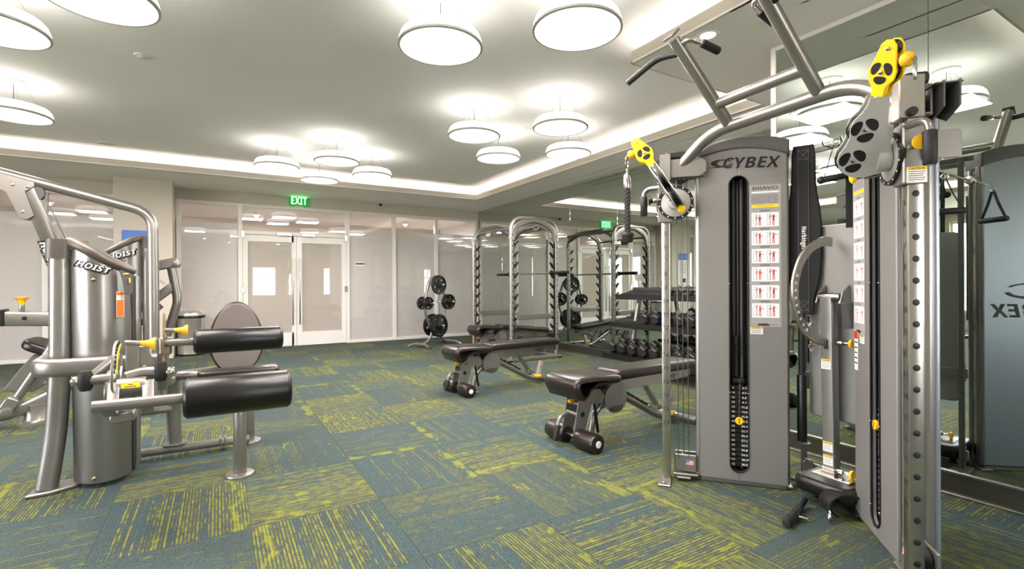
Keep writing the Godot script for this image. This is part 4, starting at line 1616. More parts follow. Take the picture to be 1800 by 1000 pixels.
func make_accessories() -> void:
	var xf := Transform3D(Basis(Vector3.UP, -deg_to_rad(94.0)), Vector3(2.4725, 0, -1.47))
	# hook bar against the mirror that carries the straps
	cur = Transform3D()
	var st := mb()
	var t := thing("accessory_rack", "thin black bar with hooks behind the trainer that carries belts and straps", "rack", Vector3(2.4725, 0, -1.47), -deg_to_rad(94.0))
	box(st, Vector3(-0.02, 1.985, -0.56), Vector3(0.56, 0.03, 0.012), 0.003)
	obj("rail", st, M.cap, t)
	st = mb()
	for s in [-0.24, 0.2]:
		bar(st, [Vector3(s, 0.02, -0.575), Vector3(s, 1.99, -0.575)], 0.03, 0.02, Vector3.BACK, 0, 0.004)
		box(st, Vector3(s, 0.01, -0.575), Vector3(0.09, 0.02, 0.14), 0.004)
	obj("upright", st, M.cap, t)
	for s in [-0.2, -0.07, 0.03, 0.12]:
		st = mb()
		tube(st, [Vector3(s, 1.985, -0.56), Vector3(s, 1.985, -0.50), Vector3(s, 2.01, -0.485)], 0.005, 0.02, 8)
		obj("hook", st, M.steel, t)
	# belt
	t = thing("dip_belt", "wide black lifting belt with a white word on it hanging between the towers", "belt", xf * Vector3(-0.15, 1.1, -0.44), -deg_to_rad(94.0) + 0.5)
	st = mb()
	var b := PackedVector2Array()
	var prof := [[0.90, 0.052], [0.84, 0.060], [0.72, 0.062], [0.62, 0.068], [0.54, 0.082], [0.45, 0.090], [0.25, 0.090], [0.15, 0.084], [0.08, 0.07], [0.02, 0.058], [-0.04, 0.05], [-0.08, 0.048]]
	for p in prof:
		b.append(Vector2(p[1], p[0]))
	for i in range(prof.size() - 1, -1, -1):
		b.append(Vector2(-prof[i][1], prof[i][0]))
	prism(st, b, Transform3D(), -0.012, 0.012, 0.008, 2)
	obj("belt_body", st, M.nylon, t)
	st = mb()
	box(st, Vector3(0, 0.41, 0.0135), Vector3(0.062, 0.97, 0.004), 0.001)
	var web := obj("webbing", st, M.nylon, t)
	st = mb()
	for x in [-0.026, 0.026]:
		box(st, Vector3(x, 0.41, 0.016), Vector3(0.0016, 0.94, 0.0012), 0.0003)
	for y in [0.84, -0.03]:
		for r in [0.75, -0.75]:
			box(st, Vector3(0, y, 0.016), Vector3(0.0016, 0.07, 0.0012), 0.0003, Basis(Vector3.BACK, r))
		for yy in [0.026, -0.026]:
			box(st, Vector3(0, y + yy, 0.016), Vector3(0.052, 0.0016, 0.0012), 0.0003)
	obj("stitching", st, M.cable, web)
	st = mb()
	letters(st, "Harbinger", pl(Vector3(0.0, 0.36, 0.0158), Vector3.DOWN, Vector3.RIGHT), 0.034, 0.0008, true, 0.85)
	obj("lettering", st, M.paper, web)
	st = mb()
	ring(st, Vector3(0, -0.115, 0.0), Vector3.BACK, 0.04, 0.006)
	obj("ring", st, M.chrome, t)
	st = mb()
	for i in 6:
		ring(st, Vector3(0.035, -0.17 - i * 0.024, 0.0), Vector3.BACK if i % 2 == 0 else Vector3.RIGHT, 0.013, 0.0032, 10)
	obj("chain", st, M.chrome, t)
	# long black bar hanging below the belt
	t = thing("hanging_bar", "long black bar with a thick lower sleeve hanging under the belt", "bar", xf * Vector3(-0.165, 0.27, -0.44), 0.0)
	st = mb()
	cyl(st, Vector3(0, 0.03, 0), Vector3(0, 0.95, 0), 0.018)
	obj("shaft", st, M.rubber, t)
	st = mb()
	cyl(st, Vector3(0, 0.01, 0), Vector3(0, 0.40, 0), 0.026)
	obj("sleeve", st, M.black, t)
	st = mb()
	ring(st, Vector3(0.03, -0.002, 0.0), Vector3.UP, 0.026, 0.005)
	obj("end_ring", st, M.chrome, t)
	# stirrup handles
	t = thing("strap_handle", "black stirrup handle on a nylon strap hanging left of the right tower", "handle", xf * Vector3(0.045, 1.80, -0.42), -deg_to_rad(94.0) + 0.6)
	st = mb()
	for x in [-1.0, 1.0]:
		sweep(st, PackedVector3Array([Vector3(0.012 * x, 0.15, 0), Vector3(0.03 * x, 0.08, 0), Vector3(0.055 * x, -0.02, 0)]), rrect(0.004, 0.026, 0.001, 1), Vector3.BACK)
	sweep(st, bend([Vector3(0.03, 0.14, 0.0), Vector3(0.06, 0.0, -0.02), Vector3(0.06, -0.30, -0.02)], 0.05), rrect(0.032, 0.005, 0.001, 1), Vector3.BACK)
	obj("strap", st, M.nylon, t)
	st = mb()
	cyl(st, Vector3(-0.07, -0.035, 0), Vector3(0.07, -0.015, 0), 0.018)
	for x in [-0.07, 0.07]:
		ball(st, Vector3(x, -0.025 + x * 0.14, 0), 0.022, 12)
	obj("grip", st, M.rubber, t)
	st = mb()
	ring(st, Vector3(0, 0.165, 0), Vector3.BACK, 0.018, 0.004)
	obj("ring", st, M.chrome, t)
	t = thing("stirrup_handle", "triangular black stirrup handle on a wall hook at the mirror behind the right tower", "handle", xf * Vector3(0.385, 1.60, -0.76), -deg_to_rad(62))
	st = mb()
	for x in [-1.0, 1.0]:
		sweep(st, PackedVector3Array([Vector3(0.006 * x, 0.13, 0), Vector3(0.03 * x, 0.06, 0), Vector3(0.07 * x, -0.03, 0)]), rrect(0.003, 0.02, 0.001, 1), Vector3.BACK)
	obj("strap", st, M.nylon, t)
	st = mb()
	cyl(st, Vector3(-0.08, -0.035, 0), Vector3(0.08, -0.035, 0), 0.016)
	obj("grip", st, M.rubber, t)
	st = mb()
	ring(st, Vector3(0, 0.145, 0), Vector3.BACK, 0.014, 0.004)
	obj("ring", st, M.chrome, t)
	st = mb()
	var toward := Basis(Vector3.UP, deg_to_rad(62)) * Vector3(XN - 0.012 - t.position.x, 0, 0)
	cyl(st, Vector3(0, 0.16, 0.0), Vector3(0, 0.16, 0) + toward, 0.006)
	cyl(st, Vector3(0, 0.16, 0) + toward * 0.97, Vector3(0, 0.16, 0) + toward * 1.03, 0.022)
	obj("hook_arm", st, M.steel, t)
	# triceps rope on the left pulley head
	t = thing("triceps_rope", "twisted grey triceps rope with a black end ball hanging from the left yellow pulley head", "rope", rope_at(), 0.0)
	st = mb()
	cyl(st, Vector3(0, 0.0, 0), Vector3(0, -0.055, 0), 0.006)
	lathe(st, Vector3(0, -0.03, 0), Vector3.DOWN, [Vector2(0.006, 0), Vector2(0.016, 0.01), Vector2(0.022, 0.03), Vector2(0.022, 0.09), Vector2(0.018, 0.10), Vector2(0, 0.10)])
	obj("clamp", st, M.steel, t)
	st = mb()
	for k in 3:
		var p := PackedVector3Array()
		for i in 49:
			var a := TAU * k / 3 + i * 0.55
			p.append(Vector3(cos(a) * 0.0085, -0.10 - i * 0.0062, sin(a) * 0.0085))
		sweep(st, p, circ(0.0105, 8))
	obj("twisted_rope", st, M.rope, t)
	st = mb()
	lathe(st, Vector3(0, -0.395, 0), Vector3.DOWN, [Vector2(0.012, 0), Vector2(0.034, 0.0), Vector2(0.038, 0.006), Vector2(0.038, 0.018), Vector2(0.034, 0.024), Vector2(0.034, 0.045), Vector2(0.028, 0.056), Vector2(0.0, 0.06)], 24)
	obj("end_ball", st, M.rubber, t)
	# foam bar and ankle cuff on the floor
	t = thing("foam_grip_bar", "dark foam covered bar lying on the carpet before the trainer seat", "bar", Vector3(2.40, 0.0, -1.395), 0.0)
	st = mb()
	var f0 := Vector3(-0.02, 0.024, 0.01)
	var f1 := Vector3(0.20, 0.026, -0.045)
	var fd := (f1 - f0).normalized()
	lathe(st, f0, fd, [Vector2(0, 0), Vector2(0.018, 0.002), Vector2(0.0235, 0.014), Vector2(0.0235, 0.115), Vector2(0.0205, 0.12), Vector2(0.0205, 0.127), Vector2(0.022, 0.13), Vector2(0.022, 0.22), Vector2(0, 0.222)])
	obj("foam_sleeve", st, M.rubber, t)
	st = mb()
	tube(st, [f1 - fd * 0.01, f1 + fd * 0.10 + Vector3(0, 0.015, 0)], 0.013)
	obj("core_bar", st, M.black, t)
	st = mb()
	tube(st, [f0 + fd * 0.13 + Vector3(0, 0, 0.02), f0 + fd * 0.13 + Vector3(0.03, -0.008, 0.05)], 0.008)
	obj("side_peg", st, M.steel, t)
	t = thing("ankle_cuff", "black ankle cuff with a chrome ring draped against the trainer seat", "cuff", Vector3(2.736, 0.0, -1.301), deg_to_rad(-35))
	st = mb()
	var cp := []
	for i in 20:
		var a := deg_to_rad(-150.0 + 300.0 * i / 19)
		cp.append(Vector3(sin(a) * 0.085, 0.075 + cos(a) * 0.058, 0))
	sweep(st, PackedVector3Array(cp), rrect(0.10, 0.012, 0.004, 2), Vector3.UP)
	obj("cuff_band", st, M.nylon, t)
	st = mb()
	ring(st, Vector3(-0.09, 0.035, 0.052), Vector3(1, 0, 0.4), 0.028, 0.0045)
	obj("ring", st, M.chrome, t)

func rope_at() -> Vector3:
	# where the snap hook of the left head ends
	var root := Transform3D(Basis(Vector3.UP, -deg_to_rad(94.0)), Vector3(2.4725, 0, -1.47))
	var g := deg_to_rad(31)
	var R := Vector3(-sin(g), cos(g), 0)
	var N := Vector3.BACK
	var xf := root * wing(-1.0) * Transform3D(Basis(N, R, N.cross(R)), Vector3(-0.125, 1.69, 0)) * Transform3D(Basis(Vector3.BACK, Vector3.UP, Vector3.LEFT), Vector3(0.148, 0.252, 0))
	return xf * Vector3(0.092, 0.132, 0) + Vector3(0, -0.068, 0)

# ---------------------------------------------------------------- adjustable bench, along +x, seat end at the origin
func hoist(st: SurfaceTool, xf: Transform3D, h: float) -> void:
	letters(st, "HOIST", xf, h, 0.0012, true, 1.05, 0.25)
	var keep := cur
	cur = cur * xf
	box(st, Vector3(h * 0.3, -h * 0.68, 0.0006), Vector3(h * 3.0, h * 0.12, 0.0012), 0.0002)
	cur = keep

func make_bench() -> Node3D:
	cur = Transform3D()
	var t := thing("adjustable_bench", "", "bench")
	var side := func(z: float) -> Transform3D: return Transform3D(Basis(), Vector3(0, 0, z))
	var st := mb()
	prism(st, PackedVector2Array([Vector2(-0.055, 0.415), Vector2(-0.075, 0.45), Vector2(-0.075, 0.485), Vector2(-0.055, 0.518), Vector2(-0.015, 0.532), Vector2(0.12, 0.53), Vector2(0.36, 0.518), Vector2(0.395, 0.505), Vector2(0.40, 0.475), Vector2(0.385, 0.455), Vector2(0.14, 0.445), Vector2(0.085, 0.42), Vector2(0.06, 0.38), Vector2(0.02, 0.362), Vector2(-0.03, 0.372)]), side.call(0.0), -0.19, 0.19, 0.035, 4)
	obj("seat", st, M.vinyl, t)
	st = mb()
	prism(st, rrect(1.02, 0.28, 0.06, 5), Transform3D(Basis(Vector3.RIGHT, Vector3.FORWARD, Vector3.UP), Vector3(0.915, 0.455, 0)), 0.0, 0.078, 0.03, 4)
	obj("back_pad", st, M.vinyl, t)
	st = mb()
	for z in [-0.055, 0.055]:
		prism(st, PackedVector2Array([Vector2(0.43, 0.45), Vector2(0.46, 0.37), Vector2(0.52, 0.355), Vector2(1.36, 0.375), Vector2(1.40, 0.40), Vector2(1.40, 0.455)]), side.call(z), -0.004, 0.004, 0.001)
	box(st, Vector3(0.92, 0.452, 0), Vector3(0.9, 0.006, 0.118), 0.001)
	box(st, Vector3(1.38, 0.42, 0), Vector3(0.05, 0.07, 0.118), 0.006)
	var bf := obj("pad_frame", st, M.silver, t)
	st = mb()
	hoist(st, Transform3D(Basis(), Vector3(1.14, 0.405, 0.0592)), 0.03)
	obj("logo", st, M.ink, bf)
	st = mb()
	for z in [-0.075, 0.075]:
		prism(st, circ(0.118, 30), Transform3D(Basis(), Vector3(0.44, 0.315, z)), -0.006, 0.006, 0.002)
	cyl(st, Vector3(0.44, 0.34, -0.08), Vector3(0.44, 0.34, 0.08), 0.03)
	var dc := obj("pivot_disc", st, M.silver, t)
	st = mb()
	prism(st, PackedVector2Array([Vector2(0.385, 0.43), Vector2(0.45, 0.425), Vector2(0.52, 0.415), Vector2(0.505, 0.34), Vector2(0.475, 0.30), Vector2(0.44, 0.315), Vector2(0.405, 0.305), Vector2(0.39, 0.35)]), side.call(0.081), 0.0, 0.0015)
	obj("disc_opening", st, M.panel, dc)
	st = mb()
	hoist(st, Transform3D(Basis(), Vector3(0.435, 0.235, 0.0812)), 0.034)
	obj("logo", st, M.ink, dc)
	for z in [-0.065, 0.065]:
		st = mb()
		prism(st, PackedVector2Array([Vector2(0.0, 0.07), Vector2(0.03, 0.04), Vector2(0.10, 0.05), Vector2(0.19, 0.30), Vector2(0.30, 0.29), Vector2(0.33, 0.34), Vector2(0.28, 0.40), Vector2(0.10, 0.42), Vector2(0.065, 0.38)]), side.call(z), -0.004, 0.004, 0.0015)
		obj("leg_plate", st, M.silver, t)
	st = mb()
	for p in [Vector2(0.085, 0.37), Vector2(0.07, 0.315), Vector2(0.055, 0.24)]:
		cyl(st, Vector3(p.x, p.y, -0.065), Vector3(p.x, p.y, 0.065), 0.016)
	obj("rung", st, M.silver, t)
	st = mb()
	cyl(st, Vector3(0.095, 0.235, 0.066), Vector3(0.095, 0.235, 0.0705), 0.021, 0.001)
	obj("plate_hole", st, M.pit, t)
	st = mb()
	prism(st, PackedVector2Array([Vector2(0.10, 0.325), Vector2(0.135, 0.325), Vector2(0.118, 0.355)]), side.call(0.0692), 0.0, 0.0012)
	obj("warning_mark", st, M.red, t)
	st = mb()
	cyl(st, Vector3(0.02, 0.33, 0.0), Vector3(0.07, 0.345, 0.0), 0.016)
	obj("seat_pin", st, M.amber, t)
	st = mb()
	cyl(st, Vector3(0.06, 0.07, -0.262), Vector3(0.06, 0.07, 0.262), 0.017)
	obj("roller_bar", st, M.chrome, t)
	for z in [-1.0, 1.0]:
		st = mb()
		cyl(st, Vector3(0.06, 0.07, 0.06 * z), Vector3(0.06, 0.07, 0.265 * z), 0.069, 0.016, 28)
		var ro := obj("foam_roller", st, M.vinyl, t)
		st = mb()
		cyl(st, Vector3(0.06, 0.07, 0.265 * z), Vector3(0.06, 0.07, 0.271 * z), 0.025, 0.002)
		obj("end_disc", st, M.white, ro)
	st = mb()
	tube(st, [Vector3(0.055, 0.235, -0.03), Vector3(-0.045, 0.22, -0.03), Vector3(-0.065, 0.15, -0.03)], 0.014, 0.05)
	var hd := obj("carry_handle", st, M.silver, t)
	st = mb()
	cyl(st, Vector3(-0.06, 0.16, -0.03), Vector3(-0.09, 0.05, -0.03), 0.021)
	obj("grip", st, M.rubber, hd)
	st = mb()
	tube(st, [Vector3(0.40, 0.29, 0), Vector3(0.27, 0.20, 0), Vector3(0.23, 0.015, 0)], 0.026, 0.12, 14)
	box(st, Vector3(0.22, 0.006, 0), Vector3(0.10, 0.012, 0.20), 0.004)
	obj("front_leg", st, M.silver, t)
	st = mb()
	cyl(st, Vector3(0.24, 0.35, 0.03), Vector3(0.29, 0.06, 0.03), 0.012)
	obj("gas_strut", st, M.black, t)
	st = mb()
	tube(st, [Vector3(0.48, 0.36, 0), Vector3(1.06, 0.055, 0), Vector3(1.26, 0.05, 0)], 0.03, 0.16, 14)
	obj("main_tube", st, M.silver, t)
	st = mb()
	for i in 6:
		var f := 0.22 + i * 0.09
		box(st, Vector3(0.48 + 0.58 * f, 0.40 - 0.305 * f, 0), Vector3(0.05, 0.022, 0.03), 0.006, Basis(Vector3.BACK, -0.48))
	obj("ratchet_teeth", st, M.black, t)
	st = mb()
	bar(st, [Vector3(0.82, 0.42, 0), Vector3(1.02, 0.15, 0)], 0.05, 0.03, Vector3.RIGHT, 0, 0.004)
	box(st, Vector3(1.02, 0.15, 0), Vector3(0.06, 0.05, 0.08), 0.01)
	obj("support_strut", st, M.silver, t)
	st = mb()
	cyl(st, Vector3(1.25, 0.045, -0.25), Vector3(1.25, 0.045, 0.25), 0.028)
	var rf := obj("rear_foot", st, M.silver, t)
	for z in [-1.0, 1.0]:
		st = mb()
		lathe(st, Vector3(1.25, 0.045, 0.235 * z), Vector3(0, 0, z), [Vector2(0.03, 0), Vector2(0.040, 0.004), Vector2(0.0445, 0.02), Vector2(0.0445, 0.045), Vector2(0.038, 0.052), Vector2(0, 0.052)])
		obj("wheel", st, M.black, rf)
	st = mb()
	bar(st, [Vector3(1.15, 0.06, 0), Vector3(1.215, 0.255, 0)], 0.05, 0.05, Vector3.RIGHT, 0, 0.006)
	var up := obj("dock_post", st, M.cast, t)
	st = mb()
	letters(st, "H", Transform3D(Basis(), Vector3(1.19, 0.185, 0.0255)), 0.03, 0.001)
	obj("letter_mark", st, M.red, up)
	st = mb()
	cyl(st, Vector3(1.10, 0.085, 0.0), Vector3(1.16, 0.085, 0.06), 0.02)
	obj("release_knob", st, M.amber, t)
	return t

func make_benches() -> void:
	var b := make_bench()
	b.position = Vector3(2.217, 0, -2.93)
	b.rotation.y = deg_to_rad(4)
	b.set_meta("label", "nearest brown padded bench, its end passing behind the trainer's numbered rail")
	b.set_meta("group", "adjustable benches")
	copy(b, "adjustable_bench", Vector3(2.217, 0, -4.955), deg_to_rad(4), "middle brown padded bench standing free on the carpet before the power rack", "adjustable benches")
	var c := copy(b, "adjustable_bench", Vector3(3.62, 0, -7.22), deg_to_rad(2), "farthest padded bench, placed inside the power rack", "adjustable benches")
	for n in ["back_pad", "pad_frame"]:
		var p: Node3D = c.get_node(n)
		p.transform = Transform3D(Basis(), Vector3(0.45, 0.45, 0)) * Transform3D(Basis(Vector3.BACK, deg_to_rad(-6)), Vector3.ZERO) * Transform3D(Basis(), Vector3(-0.45, -0.45, 0))

# ---------------------------------------------------------------- power rack and barbell
func make_rack() -> void:
	var o := Vector3(4.325, 0, -7.2)
	var t := thing("power_rack", "tall silver power rack with black bar catches standing before the far mirror", "rack", o)
	cur = Transform3D(Basis(), -o)
	var xf := 3.9
	var xr := 4.75
	for k in 2:
		var z: float = [-7.85, -6.55][k]
		var st := mb()
		tube(st, [Vector3(xf, 0.02, z), Vector3(xf, 2.235, z), Vector3(xr, 2.235, z), Vector3(xr, 0.02, z)], 0.034, 0.20 if k == 1 else 0.40, 16)
		obj("side_frame", st, M.silver, t)
		st = mb()
		box(st, Vector3((xf + xr) / 2, 0.03, z), Vector3(xr - xf + 0.16, 0.05, 0.07), 0.008)
		obj("base_rail", st, M.silver, t)
		st = mb()
		sweep(st, bend([Vector3(xf, 1.90, z), Vector3(xf + 0.06, 2.10, z), Vector3((xf + xr) / 2, 2.27, z), Vector3(xr - 0.06, 2.10, z), Vector3(xr, 1.90, z)], 0.3, 8), rrect(0.055, 0.10, 0.02, 3), Vector3.RIGHT)
		obj("top_arch", st, M.silver, t)
		for x in [xf - 0.05, xr + 0.05]:
			st = mb()
			box(st, Vector3(x, 0.012, z), Vector3(0.07, 0.024, 0.09), 0.006)
			obj("rubber_foot", st, M.black, t)
		for side in 2:
			var x: float = [xf, xr][side]
			var s: float = [1.0, -1.0][side]
			st = mb()
			box(st, Vector3(x + s * 0.036, 1.13, z), Vector3(0.012, 1.75, 0.045), 0.003)
			obj("catch_strip", st, M.black, t)
			for i in 10:
				var y := 0.34 + i * 0.165
				st = mb()
				prism(st, PackedVector2Array([Vector2(x + s * 0.035, y - 0.04), Vector2(x + s * 0.065, y - 0.035), Vector2(x + s * 0.125, y + 0.045), Vector2(x + s * 0.118, y + 0.06), Vector2(x + s * 0.095, y + 0.045), Vector2(x + s * 0.06, y + 0.012), Vector2(x + s * 0.035, y + 0.03)]), Transform3D(Basis(), Vector3(0, 0, z)), -0.02, 0.02, 0.004)
				obj("bar_catch", st, M.black, t)
			st = mb()
			for i in 20:
				cyl(st, Vector3(x, 0.30 + i * 0.088, z + 0.033), Vector3(x, 0.30 + i * 0.088, z + 0.0355), 0.011, 0.001, 10)
			var ho := obj("post_hole", st, M.pit, t)
			ho.set_meta("kind", "stuff")
		st = mb()
		box(st, Vector3((xf + xr) / 2, 0.69, z), Vector3(xr - xf - 0.22, 0.085, 0.05), 0.01)
		for x in [xf + 0.1, xr - 0.1]:
			box(st, Vector3(x, 0.70, z), Vector3(0.07, 0.05, 0.07), 0.01)
			tube(st, [Vector3(x, 0.71, z), Vector3(x, 0.77, z + 0.03)], 0.012)
		obj("safety_arm", st, M.silver, t)
	var st := mb()
	tube(st, [Vector3(xr, 2.14, -7.85), Vector3(xr, 2.14, -6.55)], 0.028)
	obj("rear_beam", st, M.silver, t)
	st = mb()
	tube(st, [Vector3(xf + 0.06, 2.05, -7.85), Vector3(xf - 0.02, 2.07, -7.6), Vector3(xf - 0.02, 2.07, -6.8), Vector3(xf + 0.06, 2.05, -6.55)], 0.018, 0.1)
	obj("pull_up_bar", st, M.cap, t)
	st = mb()
	tube(st, [Vector3(xr, 2.03, -7.85), Vector3(xr - 0.04, 2.19, -7.5), Vector3(xr - 0.04, 2.19, -6.9), Vector3(xr, 2.03, -6.55)], 0.03, 0.3)
	obj("rear_arch", st, M.silver, t)
	st = mb()
	prism(st, rrect(0.20, 0.10, 0.04), pl(Vector3(xf - 0.045, 2.02, -7.2), Vector3.BACK, Vector3.UP), -0.008, 0.008, 0.003)
	var s1 := obj("name_badge", st, M.cap, t)
	st = mb()
	hoist(st, pl(Vector3(xf - 0.0535, 2.022, -7.2), Vector3.BACK, Vector3.UP), 0.035)
	obj("lettering", st, M.white, s1)
	st = mb()
	prism(st, circ(0.10, 24, 0.055), pl(Vector3(xr - 0.085, 2.17, -7.0), Vector3.BACK, Vector3.UP), -0.008, 0.008, 0.003)
	s1 = obj("round_badge", st, M.silver, t)
	st = mb()
	hoist(st, pl(Vector3(xr - 0.0945, 2.172, -7.0), Vector3.BACK, Vector3.UP), 0.03)
	obj("lettering", st, M.ink, s1)
	st = mb()
	tube(st, [Vector3(xr, 0.03, -7.85), Vector3(xr, 0.03, -6.55)], 0.03)
	obj("base_beam", st, M.silver, t)
	# barbell
	o = Vector3(4.645, 1.385, -7.2)
	cur = Transform3D()
	t = thing("barbell", "long steel barbell without plates racked on the black catches", "barbell", o)
	st = mb()
	cyl(st, Vector3(0, 0, -0.70), Vector3(0, 0, 0.70), 0.0145)
	obj("shaft", st, M.chrome, t)
	for s in [-1.0, 1.0]:
		st = mb()
		cyl(st, Vector3(0, 0, 0.68 * s), Vector3(0, 0, 1.12 * s), 0.026, 0.003, 18)
		cyl(st, Vector3(0, 0, 0.66 * s), Vector3(0, 0, 0.685 * s), 0.042, 0.004, 18)
		obj("sleeve", st, M.black, t)

# ---------------------------------------------------------------- plate tree
func weight_disc(r: float) -> Node3D:
	var t := thing("weight_disc", "", "weight plate")
	cur = Transform3D()
	var st := mb()
	lathe(st, Vector3.ZERO, Vector3.BACK, [Vector2(r * 0.74, -0.017), Vector2(r * 0.83, -0.022), Vector2(r * 0.96, -0.022), Vector2(r, -0.014), Vector2(r, 0.014), Vector2(r * 0.96, 0.022), Vector2(r * 0.83, 0.022), Vector2(r * 0.74, 0.017), Vector2(r * 0.74, -0.017)], 32)
	obj("rim", st, M.iron, t)
	st = mb()
	lathe(st, Vector3.ZERO, Vector3.BACK, [Vector2(0.026, -0.024), Vector2(r * 0.22, -0.024), Vector2(r * 0.30, -0.014), Vector2(r * 0.46, -0.010), Vector2(r * 0.46, 0.010), Vector2(r * 0.30, 0.014), Vector2(r * 0.22, 0.024), Vector2(0.026, 0.024), Vector2(0.026, -0.024)], 28)
	obj("hub", st, M.iron, t)
	for k in 5:
		st = mb()
		var a := TAU * k / 5 + PI / 2
		var p := PackedVector2Array()
		for q in [[0.44, -0.55], [0.58, -0.42], [0.76, -0.44], [0.76, 0.44], [0.58, 0.42], [0.44, 0.55]]:
			p.append(Vector2(q[0] * r, 0).rotated(a + q[1]))
		prism(st, p, Transform3D(), -0.011, 0.011, 0.003)
		obj("web", st, M.iron, t)
	return t

func make_plate_tree() -> void:
	var at := Vector3(3.70, 0, -9.15)
	var turn := deg_to_rad(20.4)
	var t := thing("plate_tree", "silver arched weight plate tree with splayed feet before the frosted glass", "plate rack", at, turn)
	cur = Transform3D()
	var st := mb()
	var pts := [Vector3(-0.09, 0.30, 0), Vector3(-0.27, 0.62, 0), Vector3(-0.265, 0.95, 0), Vector3(-0.16, 1.27, 0), Vector3(0.0, 1.38, 0), Vector3(0.16, 1.27, 0), Vector3(0.265, 0.95, 0), Vector3(0.27, 0.62, 0), Vector3(0.09, 0.30, 0)]
	sweep(st, bend(pts, 0.16), rrect(0.055, 0.05, 0.018, 3), Vector3.BACK)
	obj("arch_frame", st, M.silver, t)
	st = mb()
	prism(st, PackedVector2Array([Vector2(-0.15, 1.22), Vector2(-0.13, 1.32), Vector2(0.0, 1.39), Vector2(0.13, 1.32), Vector2(0.15, 1.22), Vector2(0.0, 1.17)]), Transform3D(), -0.028, 0.028, 0.006)
	cyl(st, Vector3(-0.07, 1.32, 0.028), Vector3(-0.07, 1.32, 0.032), 0.012)
	obj("top_plate", st, M.silver, t)
	for sx in [-1.0, 1.0]:
		st = mb()
		sweep(st, bend([Vector3(sx * 0.07, 0.34, 0), Vector3(sx * 0.14, 0.16, 0), Vector3(sx * 0.28, 0.06, 0), Vector3(sx * 0.40, 0.055, 0)], 0.1), rrect(0.055, 0.05, 0.018, 3), Vector3.BACK)
		obj("leg", st, M.silver, t)
		st = mb()
		sweep(st, bend([Vector3(sx * 0.43, 0.012, 0.30), Vector3(sx * 0.40, 0.06, 0.18), Vector3(sx * 0.38, 0.06, -0.18), Vector3(sx * 0.43, 0.012, -0.30)], 0.1), rrect(0.06, 0.045, 0.016, 3), Vector3.UP)
		obj("foot", st, M.silver, t)
	var pegs := [Vector3(0, 0.40, 0), Vector3(-0.265, 0.845, 0), Vector3(0.27, 0.86, 0), Vector3(0, 1.20, 0)]
	for p in pegs:
		st = mb()
		cyl(st, p + Vector3(0, 0, -0.24), p + Vector3(0, 0, 0.24), 0.024)
		obj("peg", st, M.chrome, t)
	st = mb()
	cyl(st, Vector3(-0.26, 0.845, 0), Vector3(-0.22, 0.845, 0), 0.03)
	box(st, Vector3(0, 0.36, 0), Vector3(0.16, 0.1, 0.06), 0.01)
	obj("peg_brace", st, M.silver, t)
	var xf := Transform3D(Basis(Vector3.UP, turn), at)
	var spots := [[0, 0.225, 0.10, "large black plate on the front of the lowest peg of the plate tree"], [0, 0.225, -0.10, "large black plate behind the lowest peg's front plate on the plate tree"], [3, 0.19, 0.10, "black plate on the top peg of the plate tree"], [1, 0.125, 0.09, "small black plate on the left front peg of the plate tree"], [1, 0.125, -0.09, "small black plate on the left rear peg of the plate tree"], [2, 0.155, 0.11, "mid sized black plate on the right front peg, outer of the pair"], [2, 0.155, 0.06, "mid sized black plate on the right front peg, inner of the pair"]]
	var kinds := {}
	for s in spots:
		var p: Vector3 = xf * (pegs[s[0]] + Vector3(0, 0, s[2]))
		if kinds.has(s[1]):
			copy(kinds[s[1]], "weight_disc", p, turn, s[3], "plates on the plate tree")
		else:
			var w := weight_disc(s[1])
			w.position = p
			w.rotation.y = turn
			w.set_meta("label", s[3])
			w.set_meta("group", "plates on the plate tree")
			kinds[s[1]] = w

# ---------------------------------------------------------------- dumbbell rack
func make_dumbbell(r: float, l: float) -> Node3D:
	var t := thing("dumbbell", "", "dumbbell")
	cur = Transform3D()
	for s in [-1.0, 1.0]:
		var st := mb()
		var hex := PackedVector2Array()
		for k in 6:
			hex.append(Vector2(cos(TAU * (k + 0.5) / 6), sin(TAU * (k + 0.5) / 6)) * r)
		prism(st, hex, Transform3D(Basis(Vector3.BACK, Vector3.UP, Vector3.RIGHT), Vector3(s * (l / 2 + r * 0.55), 0, 0)), -r * 0.58, r * 0.58, r * 0.16)
		obj("hex_head", st, M.hexrub, t)
	var st2 := mb()
	lathe(st2, Vector3(-l / 2, 0, 0), Vector3.RIGHT, [Vector2(0.014, 0), Vector2(0.0145, l * 0.2), Vector2(0.017, l * 0.5), Vector2(0.0145, l * 0.8), Vector2(0.014, l)], 14)
	obj("handle", st2, M.chrome, t)
	return t

